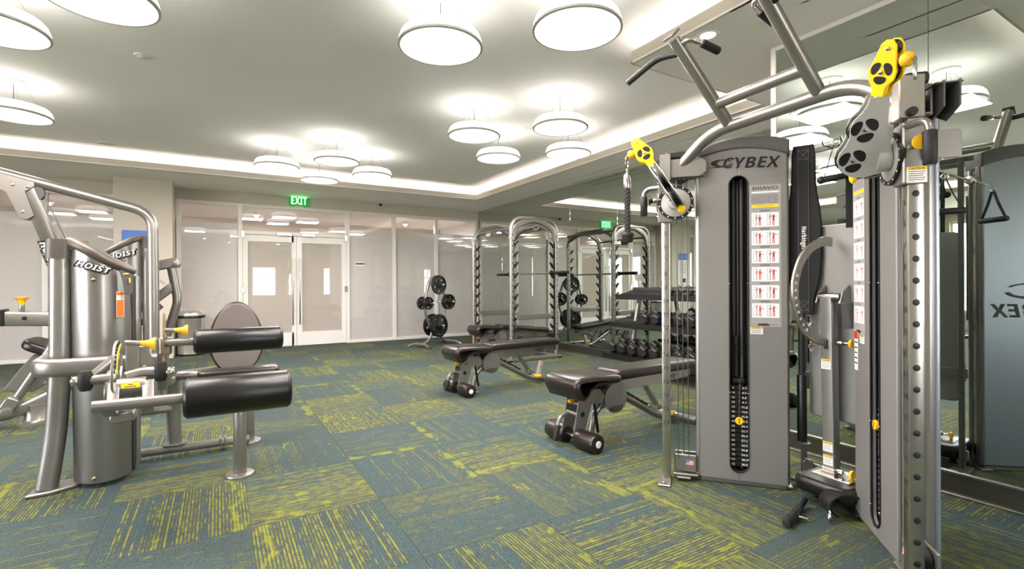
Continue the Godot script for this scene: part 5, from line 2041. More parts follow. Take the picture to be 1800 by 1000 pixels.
func make_dumbbell_rack() -> void:
	var o := Vector3(4.95, 0, -4.0)
	var t := thing("dumbbell_rack", "three tier black dumbbell rack on silver uprights along the far mirror", "rack", o)
	cur = Transform3D(Basis(), -o)
	var z0 := -5.25
	var z1 := -2.62
	var tiers := [[4.60, 0.235], [4.74, 0.655], [4.85, 1.035]]
	var depth := [0.46, 0.42, 0.34]
	var tilt := deg_to_rad(13)
	for k in 3:
		var x: float = tiers[k][0]
		var y: float = tiers[k][1]
		var d: float = depth[k]
		var xe := x + d * cos(tilt)
		var ye := y + d * sin(tilt)
		var st := mb()
		prism(st, PackedVector2Array([Vector2(x - 0.012, y + 0.022), Vector2(x - 0.012, y - 0.05), Vector2(x, y - 0.05), Vector2(x + 0.012, y - 0.012), Vector2(xe, ye - 0.012), Vector2(xe + 0.012, ye + 0.04), Vector2(xe, ye + 0.04), Vector2(xe - 0.006, ye), Vector2(x, y + 0.002), Vector2(x - 0.003, y + 0.022)]), Transform3D(Basis(), Vector3(0, 0, 0)), z0, z1, 0.0)
		var sh := obj("shelf", st, M.black, t)
		st = mb()
		for f in [0.28, 0.72]:
			box(st, Vector3(lerpf(x, xe, f), lerpf(y, ye, f) + 0.006, (z0 + z1) / 2), Vector3(0.03, 0.012, z1 - z0 - 0.04), 0.003, Basis(Vector3.BACK, tilt))
		obj("shelf_rib", st, M.rubber, sh)
	for z in [-4.95, -2.95]:
		var st := mb()
		sweep(st, bend([Vector3(4.80, 0.06, z), Vector3(4.86, 0.30, z), Vector3(4.93, 0.65, z), Vector3(5.02, 1.06, z)], 0.2), rrect(0.07, 0.05, 0.02, 3), Vector3.BACK)
		obj("upright", st, M.silver, t)
		st = mb()
		bar(st, [Vector3(4.62, 0.03, z), Vector3(5.16, 0.03, z)], 0.06, 0.05, Vector3.UP, 0, 0.012)
		obj("foot", st, M.silver, t)
		st = mb()
		for k in 3:
			var x: float = tiers[k][0]
			var y: float = tiers[k][1]
			bar(st, [Vector3(x + 0.03, y - 0.03, z), Vector3(x + depth[k] * 0.95, y + depth[k] * 0.2 - 0.03, z)], 0.05, 0.03, Vector3.UP, 0, 0.006)
		obj("shelf_bracket", st, M.silver, t)
	var nth := ["first", "second", "third", "fourth", "fifth", "sixth", "seventh", "eighth", "ninth", "tenth", "eleventh", "twelfth", "thirteenth"]
	var tier_name := ["bottom", "middle", "top"]
	var rr := [0.076, 0.070, 0.042]
	var ll := [0.125, 0.12, 0.11]
	var start := [-5.14, -4.66, -4.32]
	var step := [0.19, 0.185, 0.15]
	for k in 3:
		var x: float = tiers[k][0]
		var y: float = tiers[k][1]
		var d: float = depth[k]
		var first: Node3D = null
		var n := int((z1 - 0.1 - start[k]) / step[k]) + 1
		for i in n:
			var p: Vector3 = Vector3(x + d * 0.46 * cos(tilt), y + d * 0.46 * sin(tilt), start[k] + i * step[k]) + Vector3(-sin(tilt), cos(tilt), 0) * (rr[k] * 0.866 + 0.014)
			var lab := "black hex dumbbell on the %s rack tier, %s from the power rack end" % [tier_name[k], nth[i]]
			var g := "dumbbells on the %s tier" % tier_name[k]
			if first == null:
				first = make_dumbbell(rr[k], ll[k])
				first.position = p
				first.rotation.z = tilt
				first.set_meta("label", lab)
				first.set_meta("group", g)
			else:
				copy(first, "dumbbell", p, 0.0, lab, g).rotation.z = tilt

func make_can() -> void:
	cur = Transform3D()
	var t := thing("trash_can", "round brushed steel waste bin with a black ring under its domed lid", "bin", Vector3(-0.40, 0, -10.27))
	var st := mb()
	lathe(st, Vector3.ZERO, Vector3.UP, [Vector2(0, 0.02), Vector2(0.20, 0.02), Vector2(0.20, 0.62), Vector2(0.204, 0.625), Vector2(0.204, 0.64), Vector2(0, 0.64)], 36)
	obj("body", st, M.bin, t)
	st = mb()
	lathe(st, Vector3.ZERO, Vector3.UP, [Vector2(0, 0), Vector2(0.205, 0), Vector2(0.208, 0.004), Vector2(0.208, 0.026), Vector2(0.2, 0.028)], 36)
	obj("base_ring", st, M.black, t)
	st = mb()
	lathe(st, Vector3.ZERO, Vector3.UP, [Vector2(0.19, 0.64), Vector2(0.212, 0.642), Vector2(0.214, 0.65), Vector2(0.214, 0.685), Vector2(0.21, 0.69), Vector2(0.19, 0.69)], 36)
	obj("lid_ring", st, M.black, t)
	st = mb()
	lathe(st, Vector3.ZERO, Vector3.UP, [Vector2(0.205, 0.69), Vector2(0.203, 0.72), Vector2(0.18, 0.755), Vector2(0.12, 0.775), Vector2(0, 0.78)], 36)
	obj("domed_lid", st, M.bin, t)

# ---------------------------------------------------------------- stack towers of the selectorised machines
# built in world axes round (x0, z0); m = 1: column on the left and the shroud falling to the right, -1: mirrored
func stack_tower(t: Node3D, x0: float, z0: float, m: float, hi: float, lo: float) -> void:
	var w := 0.29
	var n := 18
	# bowed front shroud with a sloping, curved top
	var st := mb()
	var A := []
	var B := []
	for i in n + 1:
		var f := float(i) / n
		var x := x0 + m * w * (f - 0.5)
		var z := z0 + 0.105 * (1.0 - pow(absf(2.0 * f - 1.0), 2.2))
		var s := smoothstep(0.0, 1.0, f) * 0.45 + f * 0.55
		A.append(Vector3(x + m * 0.012 * (1.0 - f), 0.03, z))
		B.append(Vector3(x, lerpf(hi, lo, s), z - 0.02 * f))
	for i in n:
		var q := [A[i], A[i + 1], B[i + 1], B[i]]
		if m > 0:
			quad(st, q[3], q[2], q[1], q[0], 1)
		else:
			quad(st, q[0], q[1], q[2], q[3], 1)
	for e in [[A, -0.01], [B, -0.01]]:
		for i in n:
			var a: Vector3 = e[0][i]
			var b: Vector3 = e[0][i + 1]
			quad(st, a, b, b + Vector3(0, 0, e[1]), a + Vector3(0, 0, e[1]), 2)
	obj("front_shroud", st, M.shroud, t)
	# cap moulding following the top edge
	st = mb()
	var P := PackedVector3Array()
	for i in n + 1:
		P.append(B[i] + Vector3(0, 0.012, -0.015))
	sweep(st, P, rrect(0.06, 0.055, 0.02, 3), Vector3.UP)
	for i in n:
		var a: Vector3 = B[i] + Vector3(0, 0.034, -0.02)
		var b: Vector3 = B[i + 1] + Vector3(0, 0.034, -0.02)
		var back := Vector3(0, 0.0, 0.0)
		var a2 := Vector3(a.x, a.y + 0.01, z0 - 0.22)
		var b2 := Vector3(b.x, b.y + 0.01, z0 - 0.22)
		quad(st, a, b, b2, a2, 3)
	obj("top_cap", st, M.cap_brown, t)
	st = mb()
	box(st, Vector3(x0 + m * 0.02, (lo - 0.02) / 2 + 0.03, z0 - 0.11), Vector3(w - 0.03, lo - 0.06, 0.2), 0.01)
	obj("inner_core", st, M.pit, t)
	# column beside it, running down into a swept foot
	st = mb()
	var cx := x0 - m * (w / 2 + 0.048)
	sweep(st, bend([Vector3(cx - m * 0.055, 0.02, z0 + 0.02), Vector3(cx - m * 0.02, 0.32, z0 - 0.01), Vector3(cx, 0.75, z0 - 0.02), Vector3(cx, hi - 0.02, z0 - 0.02)], 0.3), rrect(0.105, 0.09, 0.044, 5), Vector3.BACK)
	obj("column", st, M.silver, t)
	st = mb()
	sweep(st, PackedVector3Array([Vector3(cx, hi - 0.09, z0 - 0.02), Vector3(cx, hi + 0.025, z0 - 0.02)]), rrect(0.13, 0.10, 0.045, 5), Vector3.BACK)
	sweep(st, PackedVector3Array([Vector3(cx + m * 0.05, hi - 0.02, z0 - 0.02), Vector3(cx + m * 0.12, hi - 0.01, z0 + 0.02)]), rrect(0.07, 0.06, 0.02, 3), Vector3.UP)
	obj("column_cap", st, M.cap_brown, t)
	st = mb()
	bar(st, [Vector3(x0 + m * (w / 2 - 0.005), 0.03, z0 - 0.2), Vector3(x0 + m * (w / 2 - 0.005), lo - 0.02, z0 - 0.2)], 0.06, 0.05, Vector3.BACK, 0, 0.02)
	obj("rear_post", st, M.silver, t)
	st = mb()
	prism(st, PackedVector2Array([Vector2(cx - m * 0.13, z0 + 0.10), Vector2(cx - m * 0.02, z0 + 0.09), Vector2(cx + m * 0.09, z0 + 0.02), Vector2(cx + m * 0.09, z0 - 0.10), Vector2(cx - m * 0.11, z0 - 0.12)]), Transform3D(Basis(Vector3.RIGHT, Vector3.BACK, Vector3.DOWN), Vector3.ZERO), -0.022, 0.0, 0.006)
	obj("foot_plate", st, M.silver, t)
	st = mb()
	for y in [hi - 0.215, 0.06]:
		lathe(st, Vector3(x0 - m * 0.02, y, z0 + 0.098), Vector3.BACK, [Vector2(0.013, 0), Vector2(0.012, 0.008), Vector2(0.007, 0.014), Vector2(0, 0.015)])
	obj("shroud_bolt", st, M.zinc, t)

func brand(t: Node3D, at: Vector3, dirv: Vector3, h: float, depth := 0.0) -> void:
	var st := mb()
	for d in [Vector3(1, 1, 0), Vector3(-1, 1, 0), Vector3(1, -1.4, 0), Vector3(-1.4, -1, 0)]:
		letters(st, "HOIST", pl(at, dirv, Vector3.UP).translated_local(d * h * 0.085), h, 0.0011, true, 1.2, 0.25)
	hoist(st, pl(at, dirv, Vector3.UP), h)
	var o := obj("logo", st, M.ink, t)
	st = mb()
	letters(st, "HOIST", pl(at, dirv, Vector3.UP).translated_local(Vector3(-h * 0.04, h * 0.05, 0.0012)), h * 0.92, 0.001, true, 1.2, 0.25)
	obj("logo_face", st, M.paper, o)

func knob_pin(t: Node3D, a: Vector3, b: Vector3, r := 0.013) -> void:
	var d := (b - a).normalized()
	var st := mb()
	cyl(st, a, b, r)
	var o := obj("pull_pin", st, M.silver, t)
	st = mb()
	lathe(st, b, d, [Vector2(r, -0.005), Vector2(r * 1.1, 0.01), Vector2(r * 1.5, 0.035), Vector2(r * 2.4, 0.05), Vector2(r * 2.5, 0.06), Vector2(0, 0.062)])
	obj("knob", st, M.amber, o)

func make_leg_machine() -> void:
	var o := Vector3(-0.35, 0, -3.75)
	var t := thing("leg_curl_machine", "silver leg curl machine with two thick black rollers at the left front", "exercise machine", o)
	cur = Transform3D(Basis(), -o)
	stack_tower(t, -0.612, -3.885, 1.0, 1.455, 1.285)
	brand(t, Vector3(-0.628, 1.312, -3.768), Vector3(1, -0.30, 0.10), 0.036)
	var st := mb()
	# bracket with yellow marks and the slot beside the shroud
	prism(st, PackedVector2Array([Vector2(-0.515, 1.30), Vector2(-0.45, 1.275), Vector2(-0.445, 1.165), Vector2(-0.46, 1.145), Vector2(-0.485, 1.15), Vector2(-0.495, 1.22)]), Transform3D(Basis(Vector3.UP, 0.5), Vector3(-0.48, 0, -3.80)) * Transform3D(Basis(), Vector3(0.48, 0, 0)), -0.004, 0.006, 0.002)
	var br := obj("selector_bracket", st, M.cap, t)
	st = mb()
	box(st, Vector3(-0.487, 1.275, -3.79), Vector3(0.04, 0.008, 0.008), 0.001)
	box(st, Vector3(-0.462, 1.235, -3.795), Vector3(0.008, 0.03, 0.008), 0.001)
	obj("yellow_mark", st, M.yellow, br)
	st = mb()
	box(st, Vector3(-0.512, 1.09, -3.823), Vector3(0.05, 0.155, 0.002), 0.0005, Basis(Vector3.UP, 0.85))
	var sk := obj("instruction_sticker", st, M.paper, t)
	st = mb()
	box(st, Vector3(-0.5115, 1.065, -3.8215), Vector3(0.046, 0.10, 0.002), 0.0005, Basis(Vector3.UP, 0.85))
	box(st, Vector3(-0.5115, 1.155, -3.8215), Vector3(0.046, 0.018, 0.002), 0.0005, Basis(Vector3.UP, 0.85))
	obj("orange_field", st, M.orange, sk)
	# bumper band round the tower
	st = mb()
	sweep(st, bend([Vector3(-0.90, 0.742, -4.15), Vector3(-0.865, 0.742, -3.69), Vector3(-0.60, 0.745, -3.66), Vector3(-0.30, 0.75, -3.62)], 0.10, 8), rrect(0.065, 0.10, 0.028, 4), Vector3.UP)
	obj("front_band", st, M.silver, t)
	# base: long tube, posts, feet
	st = mb()
	bar(st, [Vector3(-0.58, 0.055, -4.21), Vector3(0.20, 0.055, -4.19)], 0.06, 0.055, Vector3.UP, 0, 0.02)
	obj("base_tube", st, M.silver, t)
	st = mb()
	for x in [0.015, 0.045]:
		box(st, Vector3(x, 0.055, -4.195), Vector3(0.01, 0.085, 0.09), 0.003)
	obj("coupling_flange", st, M.silver, t)
	st = mb()
	sweep(st, PackedVector3Array([Vector3(-0.262, 0.09, -4.21), Vector3(-0.275, 0.56, -4.19)]), rrect(0.085, 0.07, 0.03, 4), Vector3.BACK)
	lathe(st, Vector3(-0.262, 0.083, -4.21), Vector3.UP, [Vector2(0, 0), Vector2(0.072, 0), Vector2(0.075, 0.004), Vector2(0.075, 0.012), Vector2(0, 0.014)], 24)
	obj("seat_post", st, M.silver, t)
	st = mb()
	bar(st, [Vector3(-0.53, 0.345, -4.16), Vector3(-0.28, 0.345, -4.19)], 0.06, 0.055, Vector3.UP, 0, 0.02)
	obj("cross_tube", st, M.silver, t)
	st = mb()
	tube(st, [Vector3(-0.27, 0.56, -4.18), Vector3(-0.2, 0.60, -4.0), Vector3(0.118, 0.58, -3.9)], 0.032, 0.1)
	obj("seat_beam", st, M.silver, t)
	for p in [Vector3(0.118, 0, -3.575), Vector3(0.205, 0, -4.30)]:
		st = mb()
		cyl(st, p + Vector3(0, 0.01, 0), p + Vector3(0, 0.575, 0), 0.037, 0.004, 20)
		var lg := obj("leg", st, M.silver, t)
		st = mb()
		lathe(st, p, Vector3.UP, [Vector2(0, 0), Vector2(0.082, 0), Vector2(0.084, 0.005), Vector2(0.08, 0.014), Vector2(0.045, 0.018), Vector2(0, 0.018)], 28)
		obj("foot_disc", st, M.silver, lg)
	st = mb()
	prism(st, rrect(0.47, 0.15, 0.05, 5), Transform3D(Basis(Vector3.RIGHT, Vector3.FORWARD, Vector3.UP), Vector3(0.12, 0.605, -3.665)), 0.0, 0.062, 0.025, 4)
	obj("seat_pad", st, M.vinyl, t)
	# oval back pad
	st = mb()
	var ov := PackedVector2Array()
	for i in 40:
		var a := TAU * i / 40
		ov.append(Vector2(cos(a) * 0.172 * (1.0 - 0.10 * sin(a)), sin(a) * 0.262))
	prism(st, ov, pl(Vector3(0.118, 0.822, -4.12), Vector3.RIGHT, Vector3(0, 1, -0.08)), 0.0, 0.055, 0.02, 3)
	var bp := obj("back_pad", st, M.vinyl, t)
	st = mb()
	prism(st, inset(ov, 0.012), pl(Vector3(0.118, 0.822, -4.06), Vector3.RIGHT, Vector3(0, 1, -0.08)), -0.01, 0.006, 0.005, 2)
	obj("pad_face", st, M.backpad, bp)
	st = mb()
	bar(st, [Vector3(0.118, 0.60, -4.19), Vector3(0.118, 0.95, -4.20)], 0.06, 0.04, Vector3.BACK, 0, 0.012)
	bar(st, [Vector3(-0.27, 0.57, -4.2), Vector3(0.14, 0.60, -4.2)], 0.06, 0.05, Vector3.UP, 0, 0.012)
	obj("back_mast", st, M.silver, t)
	# the two big rollers
	for k in 2:
		var z: float = [-2.85, -3.40][k]
		var y: float = [0.657, 0.876][k]
		var r: float = [0.096, 0.071][k]
		var x0: float = [-0.144, -0.121][k]
		var x1: float = [0.331, 0.35][k]
		st = mb()
		cyl(st, Vector3(x0 - (0.34 if k == 0 else 0.14), y + 0.004, z), Vector3(x1 - 0.02, y, z), [0.026, 0.022][k])
		obj("roller_axle", st, M.silver, t)
		st = mb()
		lathe(st, Vector3(x0, y, z), Vector3.RIGHT, [Vector2(0.0, 0.0), Vector2(r - 0.022, 0.0), Vector2(r - 0.008, 0.005), Vector2(r, 0.02), Vector2(r, x1 - x0 - 0.02), Vector2(r - 0.008, x1 - x0 - 0.005), Vector2(r - 0.022, x1 - x0), Vector2(0, x1 - x0)], 36)
		var ro := obj("padded_roller", st, M.vinyl_black, t)
		st = mb()
		for e in [x0 + 0.017, x1 - 0.017]:
			ring(st, Vector3(e, y, z), Vector3.RIGHT, r - 0.001, 0.0022, 36)
		obj("seam_piping", st, M.black, ro)
	# swing mechanism between tower and rollers
	st = mb()
	var cam := PackedVector2Array()
	for i in 21:
		var a := deg_to_rad(-80.0 + 185.0 * i / 20)
		cam.append(Vector2(sin(a) * 0.06 * 2.6, cos(a) * 0.185))
	cam.append(Vector2(-0.04, -0.17))
	cam.append(Vector2(0.06, -0.19))
	prism(st, ccw(cam), Transform3D(Basis(Vector3.BACK, Vector3.UP, Vector3.LEFT), Vector3(-0.462, 0.725, -3.34)), -0.006, 0.006, 0.002)
	obj("index_cam", st, M.silver, t)
	st = mb()
	var ya := PackedVector3Array()
	for i in 15:
		var a := deg_to_rad(0.0 + 82.0 * i / 14)
		ya.append(Vector3(-0.445, 0.725 + cos(a) * 0.158, -3.34 + sin(a) * 0.132))
	sweep(st, ya, rrect(0.022, 0.004, 0.001, 1), Vector3.RIGHT)
	obj("yellow_scale", st, M.yellow, t)
	st = mb()
	for i in 9:
		var a := deg_to_rad(5.0 + 9.0 * i)
		cyl(st, Vector3(-0.46, 0.725 + cos(a) * 0.172, -3.34 + sin(a) * 0.145), Vector3(-0.45, 0.725 + cos(a) * 0.172, -3.34 + sin(a) * 0.145), 0.006, 0.001, 8)
	var ih := obj("index_hole", st, M.pit, t)
	ih.set_meta("kind", "stuff")
	st = mb()
	prism(st, PackedVector2Array([Vector2(-0.385, 0.68), Vector2(-0.385, 0.865), Vector2(-0.345, 0.865), Vector2(-0.30, 0.76), Vector2(-0.30, 0.68)]), Transform3D(Basis(), Vector3(0, 0, -3.42)), -0.006, 0.006, 0.002)
	bar(st, [Vector3(-0.398, 0.62, -3.36), Vector3(-0.398, 0.90, -3.36)], 0.02, 0.06, Vector3.RIGHT, 0, 0.006)
	obj("gusset", st, M.silver, t)
	st = mb()
	lathe(st, Vector3(-0.352, 0.748, -3.413), Vector3.BACK, [Vector2(0.013, 0), Vector2(0.012, 0.006), Vector2(0.006, 0.012), Vector2(0, 0.012)])
	obj("gusset_bolt", st, M.zinc, t)
	knob_pin(t, Vector3(-0.425, 0.90, -3.30), Vector3(-0.352, 0.893, -3.30), 0.014)
	knob_pin(t, Vector3(-0.262, 0.95, -3.40), Vector3(-0.208, 0.948, -3.40), 0.012)
	st = mb()   # pivot drum with its yellow label
	cyl(st, Vector3(-0.452, 0.668, -3.26), Vector3(-0.325, 0.671, -3.26), 0.049, 0.006, 28)
	var dr := obj("pivot_drum", st, M.silver, t)
	st = mb()
	box(st, Vector3(-0.39, 0.686, -3.2145), Vector3(0.078, 0.028, 0.002), 0.0004, Basis(Vector3.RIGHT, -0.35))
	var yl := obj("warning_label", st, M.yellow, dr)
	st = mb()
	box(st, Vector3(-0.39, 0.680, -3.2112), Vector3(0.05, 0.004, 0.001), 0.0002, Basis(Vector3.RIGHT, -0.35))
	box(st, Vector3(-0.39, 0.690, -3.2148), Vector3(0.02, 0.004, 0.001), 0.0002, Basis(Vector3.RIGHT, -0.35))
	obj("label_print", st, M.ink, yl)
	st = mb()
	for x in [[-0.485, -0.455], [-0.325, -0.295]]:
		cyl(st, Vector3(x[0], 0.67, -3.26), Vector3(x[1], 0.67, -3.26), 0.034, 0.01, 20)
	obj("pivot_cap", st, M.chrome, t)
	for x in [-0.462, -0.318]:
		st = mb()
		bar(st, [Vector3(x, 0.70, -3.235), Vector3(x + 0.01, 0.56, -3.12), Vector3(x + 0.03, 0.62, -2.9), Vector3(x + 0.03, 0.66, -2.85)], 0.012, 0.05, Vector3.RIGHT, 0.05, 0.003)
		obj("swing_arm", st, M.silver, t)
	st = mb()
	lathe(st, Vector3(-0.505, 0.63, -3.37), Vector3.RIGHT, [Vector2(0, 0), Vector2(0.118, 0), Vector2(0.122, 0.004), Vector2(0.122, 0.036), Vector2(0.118, 0.04), Vector2(0, 0.04)], 32)
	obj("cable_cam", st, M.silver, t)
	st = mb()
	prism(st, rrect(0.11, 0.05, 0.016), pl(Vector3(-0.44, 0.495, -3.38), Vector3(1, 0.08, 0), Vector3.UP), -0.05, 0.05, 0.008, 2)
	bar(st, [Vector3(-0.46, 0.50, -3.40), Vector3(-0.47, 0.64, -3.40)], 0.07, 0.03, Vector3.BACK, 0, 0.006)
	obj("stop_foot", st, M.silver, t)
	# start lever with black grips and chrome ends
	st = mb()
	tube(st, [Vector3(-0.50, 0.80, -3.60), Vector3(-0.57, 0.725, -3.30)], 0.022)
	cyl(st, Vector3(-0.60, 0.715, -3.29), Vector3(-0.46, 0.72, -3.30), 0.026)
	tube(st, [Vector3(-0.42, 0.715, -3.32), Vector3(-0.36, 0.735, -3.33), Vector3(-0.24, 0.735, -3.30)], 0.028, 0.04)
	tube(st, [Vector3(-0.27, 0.74, -3.32), Vector3(-0.27, 0.60, -3.75), Vector3(-0.27, 0.56, -4.1)], 0.03, 0.1)
	obj("lever_tube", st, M.silver, t)
	for g2 in [[Vector3(-0.583, 0.716, -3.29), 0.03], [Vector3(-0.268, 0.736, -3.29), 0.027]]:
		st = mb()
		lathe(st, (g2[0] as Vector3) + Vector3(0, -0.055, 0), Vector3.UP, [Vector2(0, 0), Vector2(0.022, 0.004), Vector2(g2[1], 0.02), Vector2(g2[1] + 0.003, 0.055), Vector2(g2[1], 0.09), Vector2(0.022, 0.106), Vector2(0, 0.11)], 20)
		obj("grip", st, M.rubber, t)
	for e in [[Vector3(-0.622, 0.718, -3.29), 0.024], [Vector3(-0.225, 0.728, -3.29), 0.03]]:
		st = mb()
		ball(st, e[0], e[1], 14)
		obj("chrome_end", st, M.chrome, t)
	# back adjuster plate
	st = mb()
	prism(st, PackedVector2Array([Vector2(-0.05, 0.0), Vector2(-0.09, 0.13), Vector2(-0.06, 0.24), Vector2(0.0, 0.29), Vector2(0.05, 0.2), Vector2(0.06, 0.08), Vector2(0.03, 0.0)]), Transform3D(Basis(Vector3.BACK, Vector3.UP, Vector3.LEFT), Vector3(-0.262, 0.755, -3.43)), -0.005, 0.005, 0.001)
	obj("adjuster_plate", st, M.zinc, t)
	st = mb()
	box(st, Vector3(-0.255, 0.86, -3.43), Vector3(0.06, 0.1, 0.05), 0.008)
	bar(st, [Vector3(-0.275, 0.60, -3.5), Vector3(-0.275, 0.9, -3.46)], 0.05, 0.03, Vector3.BACK, 0, 0.008)
	obj("adjuster_bracket", st, M.silver, t)
	# belt pulleys behind the shroud
	for p in [[Vector3(-0.50, 0.44, -4.02), 0.06], [Vector3(-0.50, 0.085, -4.02), 0.075]]:
		st = mb()
		lathe(st, p[0], Vector3.RIGHT, [Vector2(0, 0), Vector2(p[1], 0), Vector2(p[1], 0.006), Vector2(p[1] - 0.01, 0.012), Vector2(p[1] - 0.01, 0.022), Vector2(p[1], 0.028), Vector2(p[1], 0.034), Vector2(0, 0.034)], 28)
		obj("belt_pulley", st, M.black, t)
	st = mb()
	box(st, Vector3(-0.475, 0.27, -3.97), Vector3(0.022, 0.34, 0.004), 0.001)
	box(st, Vector3(-0.475, 0.27, -4.07), Vector3(0.022, 0.34, 0.004), 0.001)
	box(st, Vector3(-0.52, 0.27, -4.02), Vector3(0.012, 0.42, 0.06), 0.004)
	obj("drive_belt", st, M.black, t)

func make_pulldown() -> void:
	var o := Vector3(-0.95, 0, -5.85)
	var t := thing("pulldown_machine", "silver pulldown machine with an arched top tube at the left edge", "exercise machine", o)
	cur = Transform3D(Basis(), -o)
	stack_tower(t, -0.775, -5.98, -1.0, 1.66, 1.50)
	brand(t, Vector3(-0.765, 1.50, -5.868), Vector3(1, 0.30, 0.0), 0.048)
	var z := -5.7
	var st := mb()
	tube(st, [Vector3(-2.5, 2.39, z), Vector3(-0.52, 1.885, z), Vector3(-0.51, 0.04, z)], 0.044, 0.16, 18)
	obj("arch_tube", st, M.silver, t)
	st = mb()
	bar(st, [Vector3(-1.40, 2.08, z), Vector3(-1.115, 1.2, z), Vector3(-0.92, 0.60, z)], 0.11, 0.07, Vector3.BACK, 0, 0.02)
	obj("diagonal_mast", st, M.silver, t)
	brand(t, Vector3(-1.245, 1.47, z + 0.0385), Vector3(0.31, -0.95, 0), 0.05)
	st = mb()
	for zz in [z + 0.046, z - 0.046]:
		prism(st, PackedVector2Array([Vector2(-1.78, 2.20), Vector2(-1.33, 2.085), Vector2(-1.325, 2.05), Vector2(-1.385, 2.0), Vector2(-1.33, 1.80), Vector2(-1.37, 1.765), Vector2(-1.42, 1.77), Vector2(-1.50, 1.98), Vector2(-1.60, 2.06), Vector2(-1.78, 2.08)]), Transform3D(Basis(), Vector3(0, 0, zz)), -0.005, 0.005, 0.002)
	var gp := obj("gusset_plate", st, M.silver, t)
	st = mb()
	for p in [Vector2(-1.46, 2.05), Vector2(-1.37, 2.04), Vector2(-1.40, 1.83)]:
		cyl(st, Vector3(p.x, p.y, z + 0.05), Vector3(p.x, p.y, z + 0.058), 0.013)
	obj("bolt", st, M.steel, gp)
	st = mb()
	lathe(st, Vector3(-1.345, 2.00, z - 0.025), Vector3.BACK, [Vector2(0, 0), Vector2(0.075, 0), Vector2(0.075, 0.008), Vector2(0.062, 0.02), Vector2(0.062, 0.03), Vector2(0.075, 0.042), Vector2(0.075, 0.05), Vector2(0, 0.05)], 28)
	obj("pulley", st, M.cap, t)
	st = mb()
	cyl(st, Vector3(-1.285, 2.00, z), Vector3(-1.02, 1.30, z - 0.05), 0.006, 0.001, 8)
	obj("cable", st, M.cable, t)
	# thigh hold-down beam
	st = mb()
	bar(st, [Vector3(-2.1, 0.945, -5.9), Vector3(-1.12, 0.905, -5.9)], 0.11, 0.125, Vector3.UP, 0, 0.02)
	obj("seat_beam", st, M.silver, t)
	st = mb()
	box(st, Vector3(-1.58, 0.935, -5.9), Vector3(0.03, 0.145, 0.13), 0.006)
	obj("stop_collar", st, M.black, t)
	st = mb()
	cyl(st, Vector3(-1.44, 0.925, -5.846), Vector3(-1.44, 0.925, -5.842), 0.018, 0.001)
	obj("beam_hole", st, M.pit, t)
	knob_pin(t, Vector3(-1.47, 0.98, -5.9), Vector3(-1.47, 1.05, -5.9), 0.02)
	st = mb()
	tube(st, [Vector3(-1.30, 0.97, -5.95), Vector3(-1.2, 1.02, -5.98), Vector3(-1.12, 1.08, -6.0)], 0.022)
	obj("handle_bar", st, M.rubber, t)
	# tilted seat on its bracket
	st = mb()
	prism(st, rrect(0.34, 0.30, 0.09, 5), pl(Vector3(-1.33, 0.61, -6.0), Vector3(0.86, -0.42, 0.1), Vector3(0.05, 0.1, -1)), -0.01, 0.075, 0.03, 4)
	obj("seat_pad", st, M.vinyl, t)
	st = mb()
	prism(st, PackedVector2Array([Vector2(-1.60, 0.30), Vector2(-1.50, 0.28), Vector2(-1.40, 0.27), Vector2(-1.27, 0.36), Vector2(-1.25, 0.56), Vector2(-1.40, 0.60), Vector2(-1.46, 0.52)]), Transform3D(Basis(), Vector3(0, 0, -5.93)), -0.02, 0.02, 0.006)
	obj("seat_bracket", st, M.silver, t)
	st = mb()
	tube(st, [Vector3(-1.18, 0.86, -5.82), Vector3(-1.26, 0.66, -5.82), Vector3(-1.49, 0.22, -5.80)], 0.034, 0.1)
	obj("link_tube", st, M.silver, t)
	st = mb()
	prism(st, rrect(0.13, 0.10, 0.03), pl(Vector3(-1.51, 0.20, -5.77), Vector3(0.5, 0.86, 0), Vector3(-0.86, 0.5, 0)), -0.05, 0.05, 0.01, 2)
	cyl(st, Vector3(-1.52, 0.15, -5.715), Vector3(-1.52, 0.15, -5.70), 0.04)
	obj("link_joint", st, M.silver, t)
	st = mb()
	sweep(st, bend([Vector3(-2.3, 0.10, -5.80), Vector3(-1.5, 0.115, -5.80), Vector3(-1.18, 0.28, -5.95), Vector3(-0.95, 0.55, -6.0)], 0.15), rrect(0.08, 0.11, 0.03, 4), Vector3.UP)
	obj("base_tube", st, M.silver, t)
	st = mb()
	lathe(st, Vector3(-1.37, 0, -5.87), Vector3.UP, [Vector2(0, 0), Vector2(0.13, 0), Vector2(0.13, 0.012), Vector2(0.10, 0.02), Vector2(0.085, 0.04), Vector2(0.08, 0.17), Vector2(0, 0.17)], 24)
	obj("foot", st, M.silver, t)
	st = mb()
	box(st, Vector3(-1.22, 0.33, -5.9), Vector3(0.22, 0.025, 0.09), 0.004, Basis(Vector3.BACK, -0.2))
	obj("clamp_plate", st, M.silver, t)
	st = mb()
	bar(st, [Vector3(-0.95, 0.05, -5.98), Vector3(-0.48, 0.05, -5.72)], 0.07, 0.06, Vector3.UP, 0, 0.02)
	obj("rear_base", st, M.silver, t)

